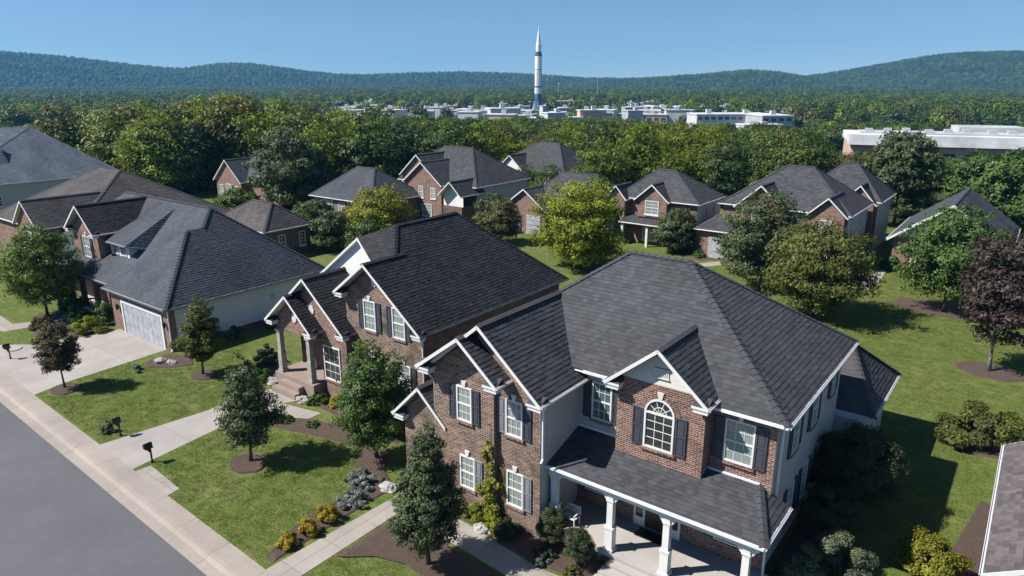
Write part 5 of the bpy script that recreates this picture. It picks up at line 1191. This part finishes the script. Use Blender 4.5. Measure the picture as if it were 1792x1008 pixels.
for k in range(10): m = MB(); m.box(2 + k * 4.2, -.06, .3, 4.4 + k * 4.2, .05, 2.8); build(m, 'window', 'glass_far', t, origin=BO)
# rocket monument
RX, RY = pol(942, 690); RZ = float(gz(RX, RY)); t = thing('rocket', 'tall white display rocket standing upright above the town', 'rocket', (RX, RY, RZ)); t.scale = (.8, .8, .925); Z = lambda v: v
def sec(nm, mt_, prof, par=t, n=28):
    m = MB(); m.lathe((0, 0, 0), prof, n); return build(m, nm, mt_, par, origin=BO, smooth=False)
sec('engine_skirt', 'rocket_blue', [(4.9, 0), (4.9, 2), (4.25, 6), (4.2, 16)])
for k in range(4):
    a = k * math.pi / 2 + .6; m = MB(); c, s = math.cos(a), math.sin(a); m.prism([(c * 4 - s * .15, s * 4 + c * .15, 0), (c * 7.2 - s * .15, s * 7.2 + c * .15, 0), (c * 6.6 - s * .15, s * 6.6 + c * .15, 3), (c * 4 - s * .15, s * 4 + c * .15, 9)], (s * .3, -c * .3, 0)); build(m, 'fin', 'rocket_white', t, origin=BO)
f1 = sec('first_stage', 'rocket_white', [(4.18, 16), (4.18, 23), (4.12, 23.3), (4.12, 52.5)])
sec('dark_band', 'rocket_dark', [(4.24, 22.0), (4.24, 23.4)], f1); sec('dark_band', 'rocket_dark', [(4.2, 39.4), (4.2, 39.9)], f1)
for k in range(4): a = k * math.pi / 2 + .2; m = MB(); c, s = math.cos(a), math.sin(a); m.tube([(c * 4.2, s * 4.2, 13), (c * 4.2, s * 4.2, 38)], .25, 6); build(m, 'conduit', 'roof_dull', f1, origin=BO)
sec('interstage', 'rocket_dark', [(4.22, 52.5), (4.22, 53.6), (3.75, 54.0), (3.3, 56.6)])
sec('second_stage', 'rocket_white', [(3.1, 56.6), (3.05, 63.5), (2.6, 64.5)]); sec('nose_cone', 'rocket_white', [(2.6, 64.5), (1.9, 69.5), (1.25, 74), (.75, 76.2)])
sec('dark_band', 'rocket_dark', [(2.68, 63.9), (2.64, 64.4)]); sp_ = sec('escape_tower', 'rocket_white', [(.75, 76.2), (.5, 77), (.42, 80.2), (.1, 82)], n=10)
m = MB(); m.box(-9, -9, -1, 9, 9, .2); build(m, 'plinth', 'grey_bldg', t, origin=BO)
for u, d, h in ((1046, 900, 34), (978, 980, 26)):
    x, y = pol(u, d); g = float(gz(x, y)); tt = thing('radio_mast', 'thin grey mast above the far trees, %s of the rocket' % ('well right' if u > 1000 else 'just right'), 'mast', (x, y, g)); m = MB(); m.tube([(0, 0, 0), (0, 0, h)], [.5, .2], 6); build(m, 'pole', 'grey_bldg', tt, origin=BO); m = MB(); m.box(-1, -.3, h * .9, 1, .3, h * .94); build(m, 'antenna', 'roof_dull', tt, origin=BO)
# short turf tufts over the near lawns, too many to count
def tuft_mesh(name, seed):
    rg = random.Random(seed); m = MB()
    for k in range(26):
        x, y = rg.gauss(0, .09), rg.gauss(0, .09); a = rg.uniform(0, 6.28); h = rg.uniform(.015, .04); w_ = .013
        dx, dy = math.cos(a) * w_, math.sin(a) * w_; lx, ly = rg.gauss(0, .03), rg.gauss(0, .03)
        m.poly([(x - dx, y - dy, 0), (x + dx, y + dy, 0), (x + lx, y + ly, h)])
    o = build(m, name, 'turf'); me = o.data; bpy.data.objects.remove(o)
    at = me.attributes.new('tint', 'FLOAT', 'FACE'); at.data.foreach_set('value', np.random.default_rng(seed).random(len(me.polygons)).astype(np.float32))
    return me
M['turf'] = leafm('turf_blades', (0.09, 0.14, 0.024), (0.26, 0.28, 0.08), 0.3, 0.35)
TUFT = [tuft_mesh('turf', 70 + k) for k in range(3)]
def inside(x, y, P):
    c = False; n = len(P)
    for i in range(n):
        (x1, y1), (x2, y2) = P[i], P[(i + 1) % n]
        if (y1 > y) != (y2 > y) and x < (x2 - x1) * (y - y1) / (y2 - y1) + x1: c = not c
    return c
pts = []
LAWNS = [[(-41.4, 12.3), (-33.15, 12.0), (-32.5, 16.9), (-32.7, 19.0), (-36.2, 21.2), (-40.5, 24.5), (-41.3, 20.4), (-38.6, 19.7), (-39.2, 18.4), (-41.9, 17.4), (-41.95, 13.6)],
         [(-29.5, 12.0), (-26.4, 11.95), (-26.3, 11.58), (-19.5, 11.38), (-20.5, 12.6), (-20.7, 16.2), (-21.4, 17.2), (-23.0, 18.7), (-25.0, 18.5), (-27.5, 17.8), (-30.0, 17.2)],
         [(-17.9, 11.35), (-13, 11.2), (-9.6, 14.3), (-11.5, 13.4), (-13.6, 14.1), (-15.6, 14.3), (-16.9, 13.9), (-17.9, 13.1)],
         [(-3.5, 21), (.0, 21), (-.5, 26), (.1, 31.2), (1.8, 45), (6, 75), (-9.5, 75), (-9.5, 50), (-5, 36), (-3.6, 30)]]
RINGS = [(-40.95, 13.5, .95), (-36.7, 19.15, .95), (-26.0, 15.0, 1.0), (-.7, 47, 1.9), (-.1, 36.6, 1.6)]
for P in LAWNS:
    xs, ys = [p[0] for p in P], [p[1] for p in P]; A = (max(xs) - min(xs)) * (max(ys) - min(ys))
    for k in range(int(A * 20)):
        x, y = rf.uniform(min(xs), max(xs)), rf.uniform(min(ys), max(ys))
        if inside(x, y, P) and all((x - a) ** 2 + (y - b) ** 2 > r_ * r_ for a, b, r_ in RINGS): pts.append((x, y, 0.0))
scatter('grass', pts, TUFT, 'short mown turf of the lawns', .8, 1.5); print('tufts', len(pts))
# ------------------------------------------------------------------ haze
HAZE = 0.00014
if HAZE:
    m = bpy.data.materials.new('haze_air'); m.use_nodes = True; nt = m.node_tree; nt.nodes.remove(nt.nodes['Principled BSDF'])
    pv = nt.nodes.new('ShaderNodeVolumePrincipled'); pv.inputs['Color'].default_value = (0.16, 0.55, 1.0, 1); pv.inputs['Density'].default_value = HAZE; pv.inputs['Anisotropy'].default_value = 0.1
    nt.links.new(pv.outputs[0], nt.nodes['Material Output'].inputs['Volume']); M['haze'] = m
    hb = MB(); hb.box(-3500, -3500, -20, 3500, 3500, 190); struct(build(hb, 'haze', 'haze'), 'stuff', 'thin blue air over the valley')
